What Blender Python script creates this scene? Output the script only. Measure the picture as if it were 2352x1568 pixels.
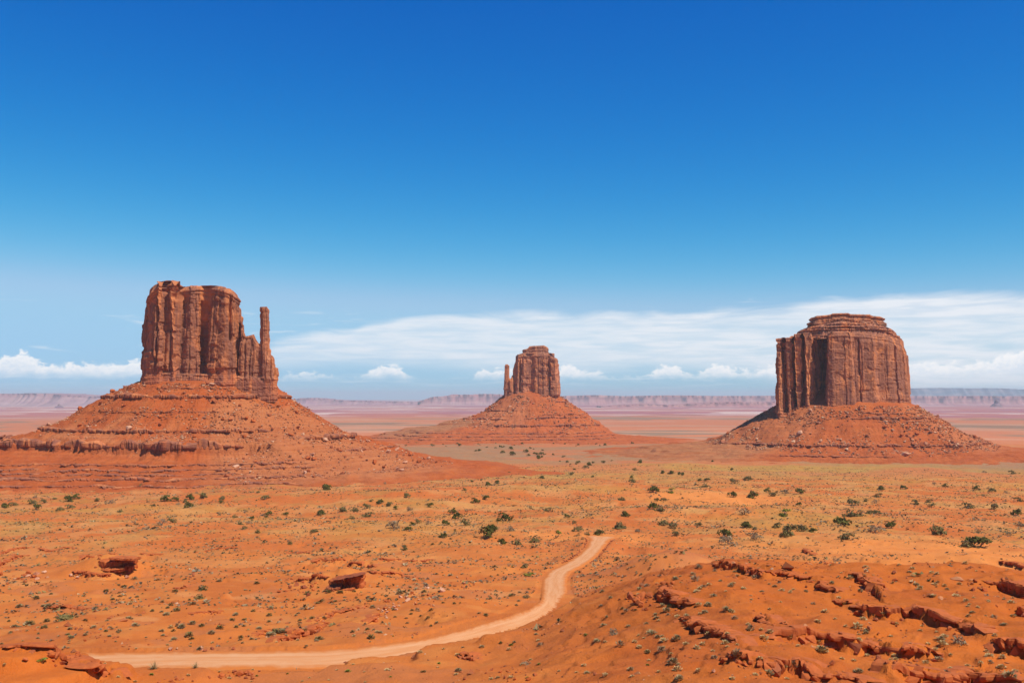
import bpy, math, random
import numpy as np

# ------------------------------------------------------------------ scene, camera, sky, sun
for o in list(bpy.data.objects):
    bpy.data.objects.remove(o, do_unlink=True)
scene = bpy.context.scene
COL = scene.collection
R = math.radians
rng = np.random.default_rng(7)
random.seed(7)

IW, IH = 2352.0, 1568.0                 # units in which places of the photograph were read off
FL = IW * 35.0 / 36.0
HZ = 908.0                              # eye level in those units
PITCH = math.atan((HZ - IH / 2) / FL)
CAMZ = 100.0

cam_d = bpy.data.cameras.new('camera')
cam_d.lens, cam_d.sensor_width = 35.0, 36.0
cam_d.clip_start, cam_d.clip_end = 0.5, 200000.0
cam = bpy.data.objects.new('camera', cam_d)
COL.objects.link(cam)
cam.location = (0, 0, CAMZ)
cam.rotation_euler = (R(90) + PITCH, 0, 0)
scene.camera = cam

SUN_AZ = R(125.0)                       # from the viewing direction, clockwise
SUN_EL = R(57.0)
sun_d = bpy.data.lights.new('sun', 'SUN')
sun_d.energy, sun_d.angle, sun_d.color = 4.8, R(0.53), (1.0, 0.94, 0.83)
sun = bpy.data.objects.new('sun', sun_d)
COL.objects.link(sun)
sun.rotation_euler = (R(90) - SUN_EL, 0, -SUN_AZ + math.pi)
sun.location = (0, 0, 400)

scene.view_settings.view_transform = 'Standard'
scene.view_settings.look = 'None'
scene.view_settings.gamma = 1.0
scene.view_settings.use_curve_mapping = False
scene.view_settings.exposure = 0.15
scene.cycles.use_denoising = True
scene.cycles.volume_bounces = 0
scene.cycles.max_bounces = 6
scene.cycles.transparent_max_bounces = 8


class NT:
    """a thin helper round a node tree"""
    def __init__(self, tree):
        self.t = tree
        tree.nodes.clear()

    def n(self, kind, **kw):
        nd = self.t.nodes.new(kind)
        for k, v in kw.items():
            setattr(nd, k, v)
        return nd

    def put(self, sock, v):
        if v is None:
            return
        if isinstance(v, bpy.types.NodeSocket):
            self.t.links.new(v, sock)
        else:
            sock.default_value = v

    def math(self, op, a, b=None, c=None, clamp=False):
        nd = self.n('ShaderNodeMath', operation=op, use_clamp=clamp)
        self.put(nd.inputs[0], a); self.put(nd.inputs[1], b); self.put(nd.inputs[2], c)
        return nd.outputs[0]

    def step(self, v, lo, hi, a=0.0, b=1.0):
        nd = self.n('ShaderNodeMapRange', interpolation_type='SMOOTHSTEP')
        for i, x in enumerate((v, lo, hi, a, b)):
            self.put(nd.inputs[i], x)
        return nd.outputs[0]

    def mix(self, f, a, b, blend='MIX'):
        nd = self.n('ShaderNodeMix', data_type='RGBA', blend_type=blend)
        self.put(nd.inputs[0], f); self.put(nd.inputs[6], a); self.put(nd.inputs[7], b)
        return nd.outputs[2]

    def vec(self, x, y, z=0.0):
        nd = self.n('ShaderNodeCombineXYZ')
        self.put(nd.inputs[0], x); self.put(nd.inputs[1], y); self.put(nd.inputs[2], z)
        return nd.outputs[0]

    def noise(self, vec, scale, detail=4.0, rough=0.55, dist=0.0):
        nd = self.n('ShaderNodeTexNoise')
        self.put(nd.inputs['Vector'], vec)
        nd.inputs['Scale'].default_value = scale
        nd.inputs['Detail'].default_value = detail
        nd.inputs['Roughness'].default_value = rough
        nd.inputs['Distortion'].default_value = dist
        return nd.outputs[0]

    def scalev(self, vec, s):
        nd = self.n('ShaderNodeVectorMath', operation='MULTIPLY')
        self.put(nd.inputs[0], vec); nd.inputs[1].default_value = s
        return nd.outputs[0]

    def curve(self, v, pts):
        nd = self.n('ShaderNodeFloatCurve')
        c = nd.mapping.curves[0]
        while len(c.points) < len(pts):
            c.points.new(0.5, 0.5)
        for p, (x, y) in zip(c.points, pts):
            p.location = (x, y)
        nd.mapping.update()
        self.put(nd.inputs['Value'], v)
        return nd.outputs[0]


def C4(c, a=1.0):
    return (c[0], c[1], c[2], a)


def make_world():
    w = bpy.data.worlds.new('World')
    scene.world = w
    w.use_nodes = True
    T = NT(w.node_tree)
    sky = T.n('ShaderNodeTexSky', sky_type='NISHITA')
    sky.sun_disc = False
    sky.sun_elevation = SUN_EL
    sky.sun_rotation = SUN_AZ
    sky.altitude = 1700.0
    sky.air_density = 1.0
    sky.dust_density = 0.15
    sky.ozone_density = 3.0
    sx = T.n('ShaderNodeSeparateColor')             # the deep polarised blue of high desert air
    T.put(sx.inputs[0], T.scalev(sky.outputs[0], (1 / 5.4,) * 3))
    cc = T.n('ShaderNodeCombineColor')
    for i, (k, p, top) in enumerate(((20.0, 4.0, 3.15), (6.0, 1.52, 5.55), (6.4, 0.69, 8.8))):
        T.put(cc.inputs[i], T.math('SMOOTH_MIN', T.math('MULTIPLY', T.math('POWER', sx.outputs[i], p), k), top, 0.55 * top))
    skyc = cc.outputs[0]
    tc = T.n('ShaderNodeTexCoord')
    sp = T.n('ShaderNodeSeparateXYZ')
    T.put(sp.inputs[0], tc.outputs['Generated'])
    x, y, z = sp.outputs
    A = T.math('ARCTAN2', x, y)                     # azimuth, radians
    E = T.math('ARCSINE', z)                        # elevation, radians
    Ap = T.math('MULTIPLY', A, FL)                  # both in reading units (about 0.025 degree)
    Ep = T.math('MULTIPLY', E, FL)
    An = T.math('MULTIPLY_ADD', Ap, 1 / 2400.0, 0.5, clamp=True)

    def tab(pts, hmax):                             # (u, height above eye level) -> curve
        q = []
        for u, h in pts:
            az = math.atan((u - IW / 2) / FL) * FL
            q.append((min(max(az / 2400.0 + 0.5, 0), 1), h / hmax))
        return T.math('MULTIPLY', T.curve(An, q), hmax)

    # a high thin veil of ice cloud, thicker to the right
    top = tab([(0, 0), (420, 20), (600, 100), (640, 126), (800, 150), (860, 176), (1100, 190), (1500, 196), (1760, 194),
               (1870, 210), (2100, 220), (2352, 214), (2700, 220)], 300.0)
    bot = tab([(0, 20), (640, 66), (900, 70), (1300, 52), (1600, 60), (1800, 30), (2000, 0), (2352, 0)], 300.0)
    v1 = T.noise(T.vec(T.math('MULTIPLY', Ap, 1 / 260.0), T.math('MULTIPLY', Ep, 1 / 42.0)), 1.0, 5, 0.55, 0.6)
    v2 = T.noise(T.vec(T.math('MULTIPLY', Ap, 1 / 120.0), T.math('MULTIPLY', Ep, 1 / 12.0), 3.1), 1.0, 4, 0.55, 0.3)
    edge = T.math('MULTIPLY_ADD', T.math('SUBTRACT', v1, 0.5), 70.0, top)
    m_top = T.step(T.math('SUBTRACT', edge, Ep), -5.0, 24.0)
    m_bot = T.step(T.math('SUBTRACT', Ep, bot), -22.0, 30.0)
    veil = T.math('MULTIPLY', m_top, m_bot)
    veil = T.math('MULTIPLY', veil, T.step(v1, 0.22, 0.62, 0.62, 1.0))
    veil = T.math('MULTIPLY', veil, T.step(v2, 0.30, 0.62, 0.64, 1.0))
    veil = T.math('MULTIPLY', veil, T.math('MULTIPLY_ADD', An, 0.22, 0.82))
    # faint wisps above and beneath the veil
    wisp = T.step(T.noise(T.vec(T.math('MULTIPLY', Ap, 1 / 190.0), T.math('MULTIPLY', Ep, 1 / 22.0), 7.7), 1.0, 5, 0.6, 1.2), 0.58, 0.78)
    wisp = T.math('MULTIPLY', wisp, T.step(Ep, 250.0, 170.0))
    wisp = T.math('MULTIPLY', wisp, T.step(Ep, 2.0, 30.0, 0.0, 0.85))
    veil = T.math('MAXIMUM', veil, T.math('MULTIPLY', wisp, 0.6))

    # low heaped clouds far out over the plain
    ctop = tab([(0, 88), (30, 97), (60, 99), (95, 76), (180, 76), (240, 78), (320, 86), (420, 70), (600, 52), (640, 54),
                (700, 58), (770, 50), (805, 46), (850, 62), (892, 84), (925, 66), (980, 40), (1050, 34), (1085, 50),
                (1130, 72), (1180, 66), (1240, 40), (1285, 72), (1312, 78), (1340, 66), (1375, 62), (1440, 48), (1490, 60),
                (1540, 76), (1580, 60), (1615, 62), (1660, 80), (1700, 62), (1760, 74), (1800, 76), (1900, 50),
                (2050, 62), (2120, 82), (2200, 74), (2290, 90), (2352, 110)], 160.0)
    cb = T.vec(T.math('MULTIPLY', Ap, 1 / 26.0), T.math('MULTIPLY', Ep, 1 / 18.0), 1.3)
    b1 = T.noise(cb, 1.0, 5, 0.55, 0.3)
    b2 = T.noise(T.scalev(cb, (2.7, 2.7, 1)), 1.0, 4, 0.6, 0.2)
    lift = T.math('ADD', T.math('MULTIPLY', T.math('SUBTRACT', b1, 0.52), 46.0), T.math('MULTIPLY', T.math('SUBTRACT', b2, 0.5), 16.0))
    over = T.math('SUBTRACT', T.math('ADD', T.math('MULTIPLY', ctop, 0.90), lift), Ep)
    m1 = T.step(over, -2.0, 9.0)
    base = T.math('MULTIPLY_ADD', T.math('SUBTRACT', b1, 0.5), 22.0, 40.0)
    m2 = T.step(T.math('SUBTRACT', Ep, base), -10.0, 16.0)
    cum = T.math('MULTIPLY', m1, m2)
    low = T.step(T.noise(T.vec(T.math('MULTIPLY', Ap, 1 / 150.0), T.math('MULTIPLY', Ep, 1 / 7.0), 5.0), 1.0, 4, 0.55, 0.4), 0.5, 0.75)
    low = T.math('MULTIPLY', low, T.math('MULTIPLY', T.step(Ep, 6.0, 24.0), T.step(Ep, 62.0, 44.0)))
    shade = T.step(T.math('ADD', T.math('MULTIPLY', over, 0.012), T.math('MULTIPLY', b2, -0.9)), -0.5, 0.12)
    c_hi, c_lo = (9.6, 9.4, 9.3, 1), (6.2, 7.2, 8.4, 1)
    ccol = T.mix(T.math('MULTIPLY', shade, 0.75), c_hi, c_lo)
    col = T.mix(T.math('MULTIPLY', veil, 0.92), skyc, (7.9, 8.15, 8.6, 1))
    col = T.mix(T.math('MULTIPLY', low, 0.45), col, (7.0, 7.7, 8.6, 1))
    col = T.mix(T.math('MULTIPLY', cum, 0.86), col, ccol)
    bg = T.n('ShaderNodeBackground')
    T.put(bg.inputs[0], col)
    bg.inputs[1].default_value = 0.10
    out = T.n('ShaderNodeOutputWorld')
    T.put(out.inputs[0], bg.outputs[0])


make_world()

# ------------------------------------------------------------------ small numeric helpers
def _h(ix, iy, iz, seed):
    h = (ix.astype(np.uint32) * np.uint32(374761393) + iy.astype(np.uint32) * np.uint32(668265263)
         + iz.astype(np.uint32) * np.uint32(2147483647 & 0x5bd1e995) + np.uint32((seed * 362437) & 0xffffffff))
    h = (h ^ (h >> np.uint32(13))) * np.uint32(1274126177)
    h = (h ^ (h >> np.uint32(15))) * np.uint32(2246822519)
    return h ^ (h >> np.uint32(16))


def noise2(x, y, seed=0):
    x = np.asarray(x, float); y = np.asarray(y, float)
    x0 = np.floor(x); y0 = np.floor(y)
    fx = x - x0; fy = y - y0
    ix = x0.astype(np.int64); iy = y0.astype(np.int64); z = np.zeros_like(ix)
    u = fx * fx * fx * (fx * (fx * 6 - 15) + 10); v = fy * fy * fy * (fy * (fy * 6 - 15) + 10)

    def g(dx, dy):
        a = _h(ix + dx, iy + dy, z, seed).astype(np.float64) * (2 * math.pi / 4294967296.0)
        return np.cos(a) * (fx - dx) + np.sin(a) * (fy - dy)
    a = g(0, 0); b = g(1, 0); c = g(0, 1); d = g(1, 1)
    return 1.4 * ((a + (b - a) * u) * (1 - v) + (c + (d - c) * u) * v)


def noise3(x, y, z, seed=0):
    x, y, z = np.broadcast_arrays(np.asarray(x, float), np.asarray(y, float), np.asarray(z, float))
    x0 = np.floor(x); y0 = np.floor(y); z0 = np.floor(z)
    fx = x - x0; fy = y - y0; fz = z - z0
    ix = x0.astype(np.int64); iy = y0.astype(np.int64); iz = z0.astype(np.int64)
    u, v, w = (f * f * (3 - 2 * f) for f in (fx, fy, fz))

    def g(a, b, c):
        return _h(ix + a, iy + b, iz + c, seed).astype(np.float64) / 2147483648.0 - 1.0
    def lx(b, c):
        p = g(0, b, c)
        return p + (g(1, b, c) - p) * u
    def ly(c):
        p = lx(0, c)
        return p + (lx(1, c) - p) * v
    p = ly(0)
    return p + (ly(1) - p) * w


def fbm2(x, y, oct=4, seed=0, gain=0.5):
    s = 0; a = 1.0
    for i in range(oct):
        s = s + a * noise2(x * 2 ** i + 17.3 * i, y * 2 ** i - 9.1 * i, seed + i)
        a *= gain
    return s


def fbm3(x, y, z, oct=3, seed=0, gain=0.5):
    s = 0; a = 1.0
    for i in range(oct):
        s = s + a * noise3(x * 2 ** i + 7.7 * i, y * 2 ** i, z * 2 ** i + 3.1 * i, seed + i)
        a *= gain
    return s


def sst(a, b, x):
    t = np.clip((x - a) / (b - a), 0, 1)
    return t * t * (3 - 2 * t)


def gauss(x, y, cx, cy, sx, sy=None, rot=0.0):
    sy = sy or sx
    c, s = math.cos(rot), math.sin(rot)
    dx, dy = x - cx, y - cy
    return np.exp(-((dx * c + dy * s) / sx) ** 2 - ((-dx * s + dy * c) / sy) ** 2)


def P(X, Y, x, y, s):                    # a reading from an enlargement -> reading units
    return ((X + x * s) / 1.06293, (Y + y * s) / 1.06293)


def ray(u, v):
    a = (np.asarray(u, float) - IW / 2) / FL
    b = (IH / 2 - np.asarray(v, float)) / FL
    cp, sp_ = math.cos(PITCH), math.sin(PITCH)
    d = np.stack([a, cp - b * sp_, sp_ + b * cp], -1)
    return d / np.linalg.norm(d, axis=-1, keepdims=True)


def mesh_np(name, V, F, mat=None, smooth=False, col=None):
    """mesh from numpy arrays; F is an (n,3) or (n,4) array, or a list of such arrays"""
    Fs = F if isinstance(F, list) else [F]
    me = bpy.data.meshes.new(name)
    me.vertices.add(len(V))
    me.vertices.foreach_set('co', np.ascontiguousarray(V, np.float32).ravel())
    loops = np.concatenate([f.ravel() for f in Fs]).astype(np.int32)
    tot = np.concatenate([np.full(len(f), f.shape[1]) for f in Fs])
    start = np.concatenate([[0], np.cumsum(tot)[:-1]]).astype(np.int32)
    me.loops.add(len(loops))
    me.loops.foreach_set('vertex_index', loops)
    me.polygons.add(len(tot))
    me.polygons.foreach_set('loop_start', start)
    me.polygons.foreach_set('use_smooth', np.full(len(tot), smooth))
    me.update(calc_edges=True)
    if col is not None:
        ca = me.color_attributes.new('Col', 'FLOAT_COLOR', 'POINT')
        c4 = np.ones((len(V), 4), np.float32); c4[:, :col.shape[1]] = col
        ca.data.foreach_set('color', c4.ravel())
    if mat:
        me.materials.append(mat)
    return me


def obj(name, me, parent=None, loc=None, rot=None, scale=None, label=None, cat=None, group=None, kind=None):
    o = bpy.data.objects.new(name, me)
    COL.objects.link(o)
    if parent is not None:
        o.parent = parent
    if loc is not None:
        o.location = loc
    if rot is not None:
        o.rotation_euler = rot
    if scale is not None:
        o.scale = scale if hasattr(scale, '__len__') else (scale,) * 3
    if label:
        o['label'] = label
    if cat:
        o['category'] = cat
    if group:
        o['group'] = group
    if kind:
        o['kind'] = kind
    return o


def grid_faces(nr, nc, wrap=False):
    i = np.arange(nr - 1)[:, None]; j = np.arange(nc if wrap else nc - 1)[None, :]
    j2 = (j + 1) % nc
    return np.stack([i * nc + j, i * nc + j2, (i + 1) * nc + j2, (i + 1) * nc + j], -1).reshape(-1, 4)


# ------------------------------------------------------------------ materials
def principled(T, col, rough=0.9, bump=None, bstr=0.3, bdist=0.3, spec=0.15):
    p = T.n('ShaderNodeBsdfPrincipled')
    T.put(p.inputs['Base Color'], col)
    T.put(p.inputs['Roughness'], rough)
    p.inputs['Specular IOR Level'].default_value = spec
    if bump is not None:
        b = T.n('ShaderNodeBump')
        b.inputs['Strength'].default_value = bstr
        b.inputs['Distance'].default_value = bdist
        T.put(b.inputs['Height'], bump)
        T.put(p.inputs['Normal'], b.outputs[0])
    o = T.n('ShaderNodeOutputMaterial')
    T.put(o.inputs[0], p.outputs[0])
    return p


def new_mat(name):
    m = bpy.data.materials.new(name)
    m.use_nodes = True
    return m, NT(m.node_tree)


def mat_ground():
    m, T = new_mat('desert_ground')
    a = T.n('ShaderNodeAttribute', attribute_name='Col')
    g = T.n('ShaderNodeNewGeometry').outputs['Position']
    n1 = T.noise(g, 0.35, 5, 0.65)
    n2 = T.noise(g, 2.2, 4, 0.65)
    n3 = T.noise(g, 0.045, 4, 0.6, 0.4)
    dn = T.n('ShaderNodeVectorMath', operation='LENGTH'); T.put(dn.inputs[0], g)
    mid = T.math('MULTIPLY', T.step(dn.outputs['Value'], 300.0, 560.0), T.step(dn.outputs['Value'], 3200.0, 2200.0))
    n4 = T.noise(g, 0.42, 3, 0.6)
    n5 = T.noise(g, 0.02, 3, 0.6)
    c = T.mix(T.step(n1, 0.40, 0.7, 0.0, 0.30), a.outputs[0], (0.60, 0.18, 0.036, 1))
    c = T.mix(T.step(n3, 0.45, 0.72, 0.0, 0.35), c, (0.46, 0.105, 0.018, 1))
    c = T.mix(T.step(n2, 0.60, 0.78, 0.0, 0.32), c, (0.25, 0.07, 0.018, 1))
    # low plants too small to part from the soil out on the flats
    dots = T.math('MULTIPLY', T.step(n4, 0.55, 0.63), T.step(n5, 0.38, 0.58, 0.2, 1.0))
    c = T.mix(T.math('MULTIPLY', T.math('MULTIPLY', dots, mid), T.math('MULTIPLY', a.outputs['Alpha'], 0.78)), c, (0.17, 0.115, 0.045, 1))
    n6 = T.noise(g, 7.0, 3, 0.7)
    near = T.step(dn.outputs['Value'], 420.0, 240.0)
    c = T.mix(T.math('MULTIPLY', T.step(n6, 0.56, 0.70), T.math('MULTIPLY', near, 0.42)), c, (0.24, 0.055, 0.014, 1))
    c = T.mix(T.math('MULTIPLY', T.step(n6, 0.42, 0.30), T.math('MULTIPLY', near, 0.28)), c, (0.62, 0.235, 0.09, 1))
    principled(T, c, 0.95, T.math('ADD', T.math('ADD', n1, T.math('MULTIPLY', n2, 0.6)), T.math('MULTIPLY', n6, 0.25)), 0.8, 0.45, 0.08)
    return m


def mat_talus():
    m, T = new_mat('talus_debris')
    a = T.n('ShaderNodeAttribute', attribute_name='Col')
    g = T.n('ShaderNodeNewGeometry').outputs['Position']
    n1 = T.noise(g, 0.12, 6, 0.68)
    n2 = T.noise(g, 0.5, 5, 0.7)
    beds = T.noise(T.scalev(g, (0.012, 0.012, 0.55)), 1.0, 4, 0.6, 0.1)
    c = T.mix(T.step(beds, 0.4, 0.65, 0.0, 0.40), a.outputs[0], (0.32, 0.068, 0.02, 1))
    c = T.mix(T.step(n1, 0.5, 0.72, 0.0, 0.4), c, (0.52, 0.18, 0.075, 1))
    c = T.mix(T.step(n2, 0.58, 0.75, 0.0, 0.45), c, (0.22, 0.07, 0.035, 1))
    principled(T, c, 0.95, T.math('ADD', n1, n2), 0.8, 2.2, 0.08)
    return m


def mat_cliff():
    m, T = new_mat('red_sandstone_cliff')
    a = T.n('ShaderNodeAttribute', attribute_name='Col')
    g = T.n('ShaderNodeNewGeometry').outputs['Position']
    n1 = T.noise(T.scalev(g, (0.06, 0.06, 0.02)), 1.0, 5, 0.6, 0.5)
    streak = T.noise(T.scalev(g, (0.22, 0.22, 0.012)), 1.0, 5, 0.6, 0.15)
    patch = T.noise(T.scalev(g, (0.038, 0.038, 0.022)), 1.0, 5, 0.65, 1.0)
    fine = T.noise(g, 0.45, 5, 0.7)
    beds = T.noise(T.scalev(g, (0.01, 0.01, 0.5)), 1.0, 3, 0.6)
    c = T.mix(T.step(n1, 0.38, 0.66), a.outputs[0], (0.58, 0.20, 0.07, 1))
    v = T.math('MULTIPLY', T.step(streak, 0.34, 0.52), T.step(patch, 0.43, 0.51))
    c = T.mix(T.math('MULTIPLY', v, 0.66), c, (0.19, 0.078, 0.055, 1))
    c = T.mix(T.step(fine, 0.55, 0.75, 0.0, 0.35), c, (0.29, 0.092, 0.045, 1))
    c = T.mix(T.step(beds, 0.52, 0.66, 0.0, 0.25), c, (0.30, 0.11, 0.06, 1))
    principled(T, c, 0.92, T.math('ADD', fine, T.math('MULTIPLY', streak, 0.8)), 0.7, 1.6, 0.1)
    return m


def mat_rock(name, c0, c1, scale=1.2):
    m, T = new_mat(name)
    g = T.n('ShaderNodeNewGeometry').outputs['Position']
    oi = T.n('ShaderNodeObjectInfo').outputs['Random']
    n1 = T.noise(g, scale, 5, 0.65)
    n2 = T.noise(g, scale * 6, 3, 0.6)
    c = T.mix(T.step(n1, 0.35, 0.68), C4(c0), C4(c1))
    c = T.mix(T.math('MULTIPLY', oi, 0.35), c, (0.50, 0.15, 0.05, 1))
    principled(T, c, 0.93, T.math('ADD', n1, T.math('MULTIPLY', n2, 0.4)), 0.5, 0.25 / scale, 0.1)
    return m


def mat_leaf(name, c0, c1, scale=1.5):
    m, T = new_mat(name)
    g = T.n('ShaderNodeNewGeometry').outputs['Position']
    oi = T.n('ShaderNodeObjectInfo').outputs['Random']
    n1 = T.noise(g, scale, 3, 0.6)
    f = T.math('ADD', T.step(n1, 0.3, 0.7, 0.0, 0.75), T.math('MULTIPLY', oi, 0.3))
    c = T.mix(f, C4(c0), C4(c1))
    p = principled(T, c, 0.8, None, spec=0.15)
    return m


def mat_attr(name, rough=0.9):
    m, T = new_mat(name)
    a = T.n('ShaderNodeAttribute', attribute_name='Col')
    g = T.n('ShaderNodeNewGeometry').outputs['Position']
    n1 = T.noise(g, 1.3, 3, 0.6)
    c = T.mix(T.step(n1, 0.3, 0.7, 0.0, 0.4), a.outputs[0], (0.24, 0.15, 0.07, 1))
    principled(T, c, rough, None, spec=0.1)
    return m


def mat_road():
    m, T = new_mat('graded_dirt_road')
    uv = T.n('ShaderNodeUVMap').outputs[0]
    g = T.n('ShaderNodeNewGeometry').outputs['Position']
    n1 = T.noise(T.scalev(uv, (9.0, 0.06, 1.0)), 1.0, 4, 0.6, 0.1)
    n2 = T.noise(g, 0.5, 5, 0.65)
    n3 = T.noise(g, 4.0, 3, 0.6)
    s = T.n('ShaderNodeSeparateXYZ'); T.put(s.inputs[0], uv)
    en = T.noise(T.scalev(uv, (3.0, 0.25, 1.0)), 1.0, 4, 0.65)
    edge = T.step(T.math('ADD', T.math('ABSOLUTE', T.math('SUBTRACT', s.outputs[0], 0.5)), T.math('MULTIPLY', T.math('SUBTRACT', en, 0.5), 0.35)), 0.24, 0.42)
    c = T.mix(T.step(n1, 0.35, 0.65, 0.0, 0.9), (0.62, 0.30, 0.13, 1), (0.57, 0.235, 0.085, 1))
    across = T.math('ABSOLUTE', T.math('SUBTRACT', s.outputs[0], 0.5))
    rut = T.step(T.math('ABSOLUTE', T.math('SUBTRACT', across, 0.19)), 0.075, 0.0)
    rn = T.noise(T.scalev(uv, (2.0, 0.09, 1.0)), 1.0, 4, 0.65, 0.4)
    c = T.mix(T.math('MULTIPLY', rut, T.step(rn, 0.35, 0.65, 0.15, 0.75)), c, (0.67, 0.345, 0.165, 1))
    c = T.mix(T.step(rn, 0.55, 0.72, 0.0, 0.45), c, (0.52, 0.205, 0.075, 1))
    c = T.mix(T.step(n2, 0.45, 0.75, 0.0, 0.5), c, (0.62, 0.245, 0.085, 1))
    c = T.mix(T.math('MULTIPLY', edge, 0.92), c, (0.54, 0.155, 0.028, 1))
    principled(T, c, 0.95, T.math('ADD', n2, T.math('MULTIPLY', n3, 0.3)), 0.4, 0.15, 0.08)
    return m


M_GROUND, M_TALUS, M_CLIFF, M_ROAD = mat_ground(), mat_talus(), mat_cliff(), mat_road()
M_ROCK = mat_rock('rust_red_rock', (0.47, 0.115, 0.028), (0.34, 0.078, 0.022))
M_ROCK_DARK = mat_rock('dark_brown_rock', (0.36, 0.095, 0.034), (0.22, 0.062, 0.03), 0.5)
M_ROCK_TAN = mat_rock('tan_pink_rock', (0.62, 0.36, 0.22), (0.46, 0.20, 0.11))
M_JUNIPER = mat_leaf('juniper_foliage', (0.055, 0.055, 0.009), (0.14, 0.118, 0.020))
M_OLIVE = mat_leaf('olive_foliage', (0.11, 0.09, 0.025), (0.23, 0.17, 0.055))
M_DRY = mat_leaf('dry_brush', (0.18, 0.12, 0.06), (0.34, 0.24, 0.13))
M_GREEN = mat_leaf('fresh_green_foliage', (0.12, 0.14, 0.015), (0.26, 0.25, 0.04))
M_SAGE = mat_leaf('sage_foliage', (0.20, 0.15, 0.065), (0.36, 0.27, 0.125))
M_TUFT = mat_leaf('pale_grass', (0.40, 0.265, 0.10), (0.58, 0.41, 0.18))
M_BARK = mat_rock('weathered_bark', (0.22, 0.15, 0.10), (0.34, 0.26, 0.19), 3.0)
M_SCRUB = mat_attr('scrub_mixed')
M_RUBBLE = mat_attr('rubble_mixed')

# ------------------------------------------------------------------ the lie of the land
_FARP = [(800, 85), (1000, 91), (1300, 100), (1850, 108), (2700, 120), (4000, 132), (8000, 160), (15000, 195), (30000, 245), (80000, 330)]
_PL = [(0.5, 1.7), (3, 2.0), (6, 3.2), (12, 6.8), (20, 10.5), (40, 17.5), (70, 25.5), (100, 31.5), (150, 41.2), (180, 46.2), (220, 51.3), (270, 56.8), (330, 62.7),
       (400, 67.5), (500, 73)] + _FARP
_PR = [(0.5, 1.7), (3, 2.0), (6, 3.2), (12, 6.8), (20, 10), (40, 16.5), (70, 22.5), (95, 27.2), (120, 29.0), (160, 30.2), (200, 31.6),
       (214, 33.2), (235, 40.5), (270, 51), (300, 58.5), (330, 63.5), (400, 68.5), (500, 73.5)] + _FARP
_LG = np.linspace(math.log(0.5), math.log(80000), 6000)


def _dense(tab, k=45):
    t = np.array(tab)
    d = np.interp(_LG, np.log(t[:, 0]), t[:, 1])
    ker = np.hanning(k); ker /= ker.sum()
    return np.convolve(np.pad(d, k // 2, mode='edge'), ker, 'valid')


_DL, _DR = _dense(_PL), _dense(_PR, 31)


def U_of(x, y):
    return IW / 2 + FL * np.clip(x / np.maximum(y, 1e-3 + 0.3 * np.abs(x)), -3, 3)


def base_z(x, y):
    """smooth ground without detail"""
    r = np.sqrt(x * x + y * y) + 1e-6
    lr = np.log(np.clip(r, 0.5, 80000))
    dl = np.interp(lr, _LG, _DL); dr = np.interp(lr, _LG, _DR)
    U = U_of(x, y)
    w = sst(930, 1720, U + 30 * noise2(x / 30, y / 30, 50)) * (y > 0)
    z = CAMZ - (dl + (dr - dl) * w)
    # low mounds this side of the road and swells of dune beyond
    z = z + 8.5 * gauss(x, y, -66, 126, 17, 12, 0.3)
    z = z + 2.2 * gauss(x, y, -46, 141, 18, 8, 0.2)
    z = z + 2.4 * gauss(x, y, -10, 168, 9, 7)
    z = z + 10.0 * gauss(x, y, 58, 352, 24, 28, -0.1)
    z = z + 6.0 * gauss(x, y, 175, 690, 95, 60, 0.25)
    z = z + 8.0 * gauss(x, y, 40, 900, 170, 80, 0.2)
    z = z + 5.0 * gauss(x, y, -180, 830, 150, 50, -0.1)
    z = z + 6.0 * gauss(x, y, -157, 395, 17, 9, 0.1)
    z = z + 4.2 * gauss(x, y, -60, 350, 14, 8.5, 0.1)
    z = z - 3.0 * gauss(x, y, 112, 330, 22, 40, -0.2)
    z = z + 4.0 * gauss(x, y, 195, 420, 60, 40, 0.1)
    return z


def unproject(uv, zf, t0=60.0, t1=6000.0, n=900):
    """points of the ground under readings of the photograph"""
    uv = np.asarray(uv, float).reshape(-1, 2)
    d = ray(uv[:, 0], uv[:, 1])
    t = np.geomspace(t0, t1, n)
    X = d[:, 0:1] * t; Y = d[:, 1:2] * t; Z = CAMZ + d[:, 2:3] * t
    below = Z < zf(X.ravel(), Y.ravel()).reshape(X.shape)
    k = np.argmax(below, 1)
    k = np.where(below.any(1), np.maximum(k, 1), n - 1)
    lo, hi = t[k - 1].copy(), t[k].copy()
    for _ in range(18):
        m = 0.5 * (lo + hi)
        b = CAMZ + d[:, 2] * m < zf(d[:, 0] * m, d[:, 1] * m)
        hi = np.where(b, m, hi); lo = np.where(b, lo, m)
    p = d * hi[:, None]
    p[:, 2] += CAMZ
    return p


# ---- the dirt road: both edges as read off, laid on the smooth ground
_RP = [((-90, 1606), (-90, 1629)), ((60, 1604), (60, 1628)), ((170, 1602), (170, 1627)), ((370, 1600), (370, 1623)),
       ((612, 1597), (612, 1620)), ((800, 1593), (800, 1616)), ((930, 1581), (935, 1603)), ((1045, 1565), (1052, 1586)),
       ((1105, 1552), (1116, 1573)), ((1178, 1531), (1196, 1555)), ((1252, 1508), (1290, 1536)), ((1294, 1492), (1336, 1513)),
       ((1318, 1472), (1372, 1488)), ((1321, 1442), (1388, 1446)), ((1321, 1414), (1386, 1414)), ((1336, 1395), (1396, 1395)),
       ((1374, 1376), (1433, 1376)), ((1408, 1357), (1458, 1357)), ((1431, 1334), (1477, 1334)), ((1437, 1318), (1490, 1318)),
       ((1428, 1308), (1512, 1311))]


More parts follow.
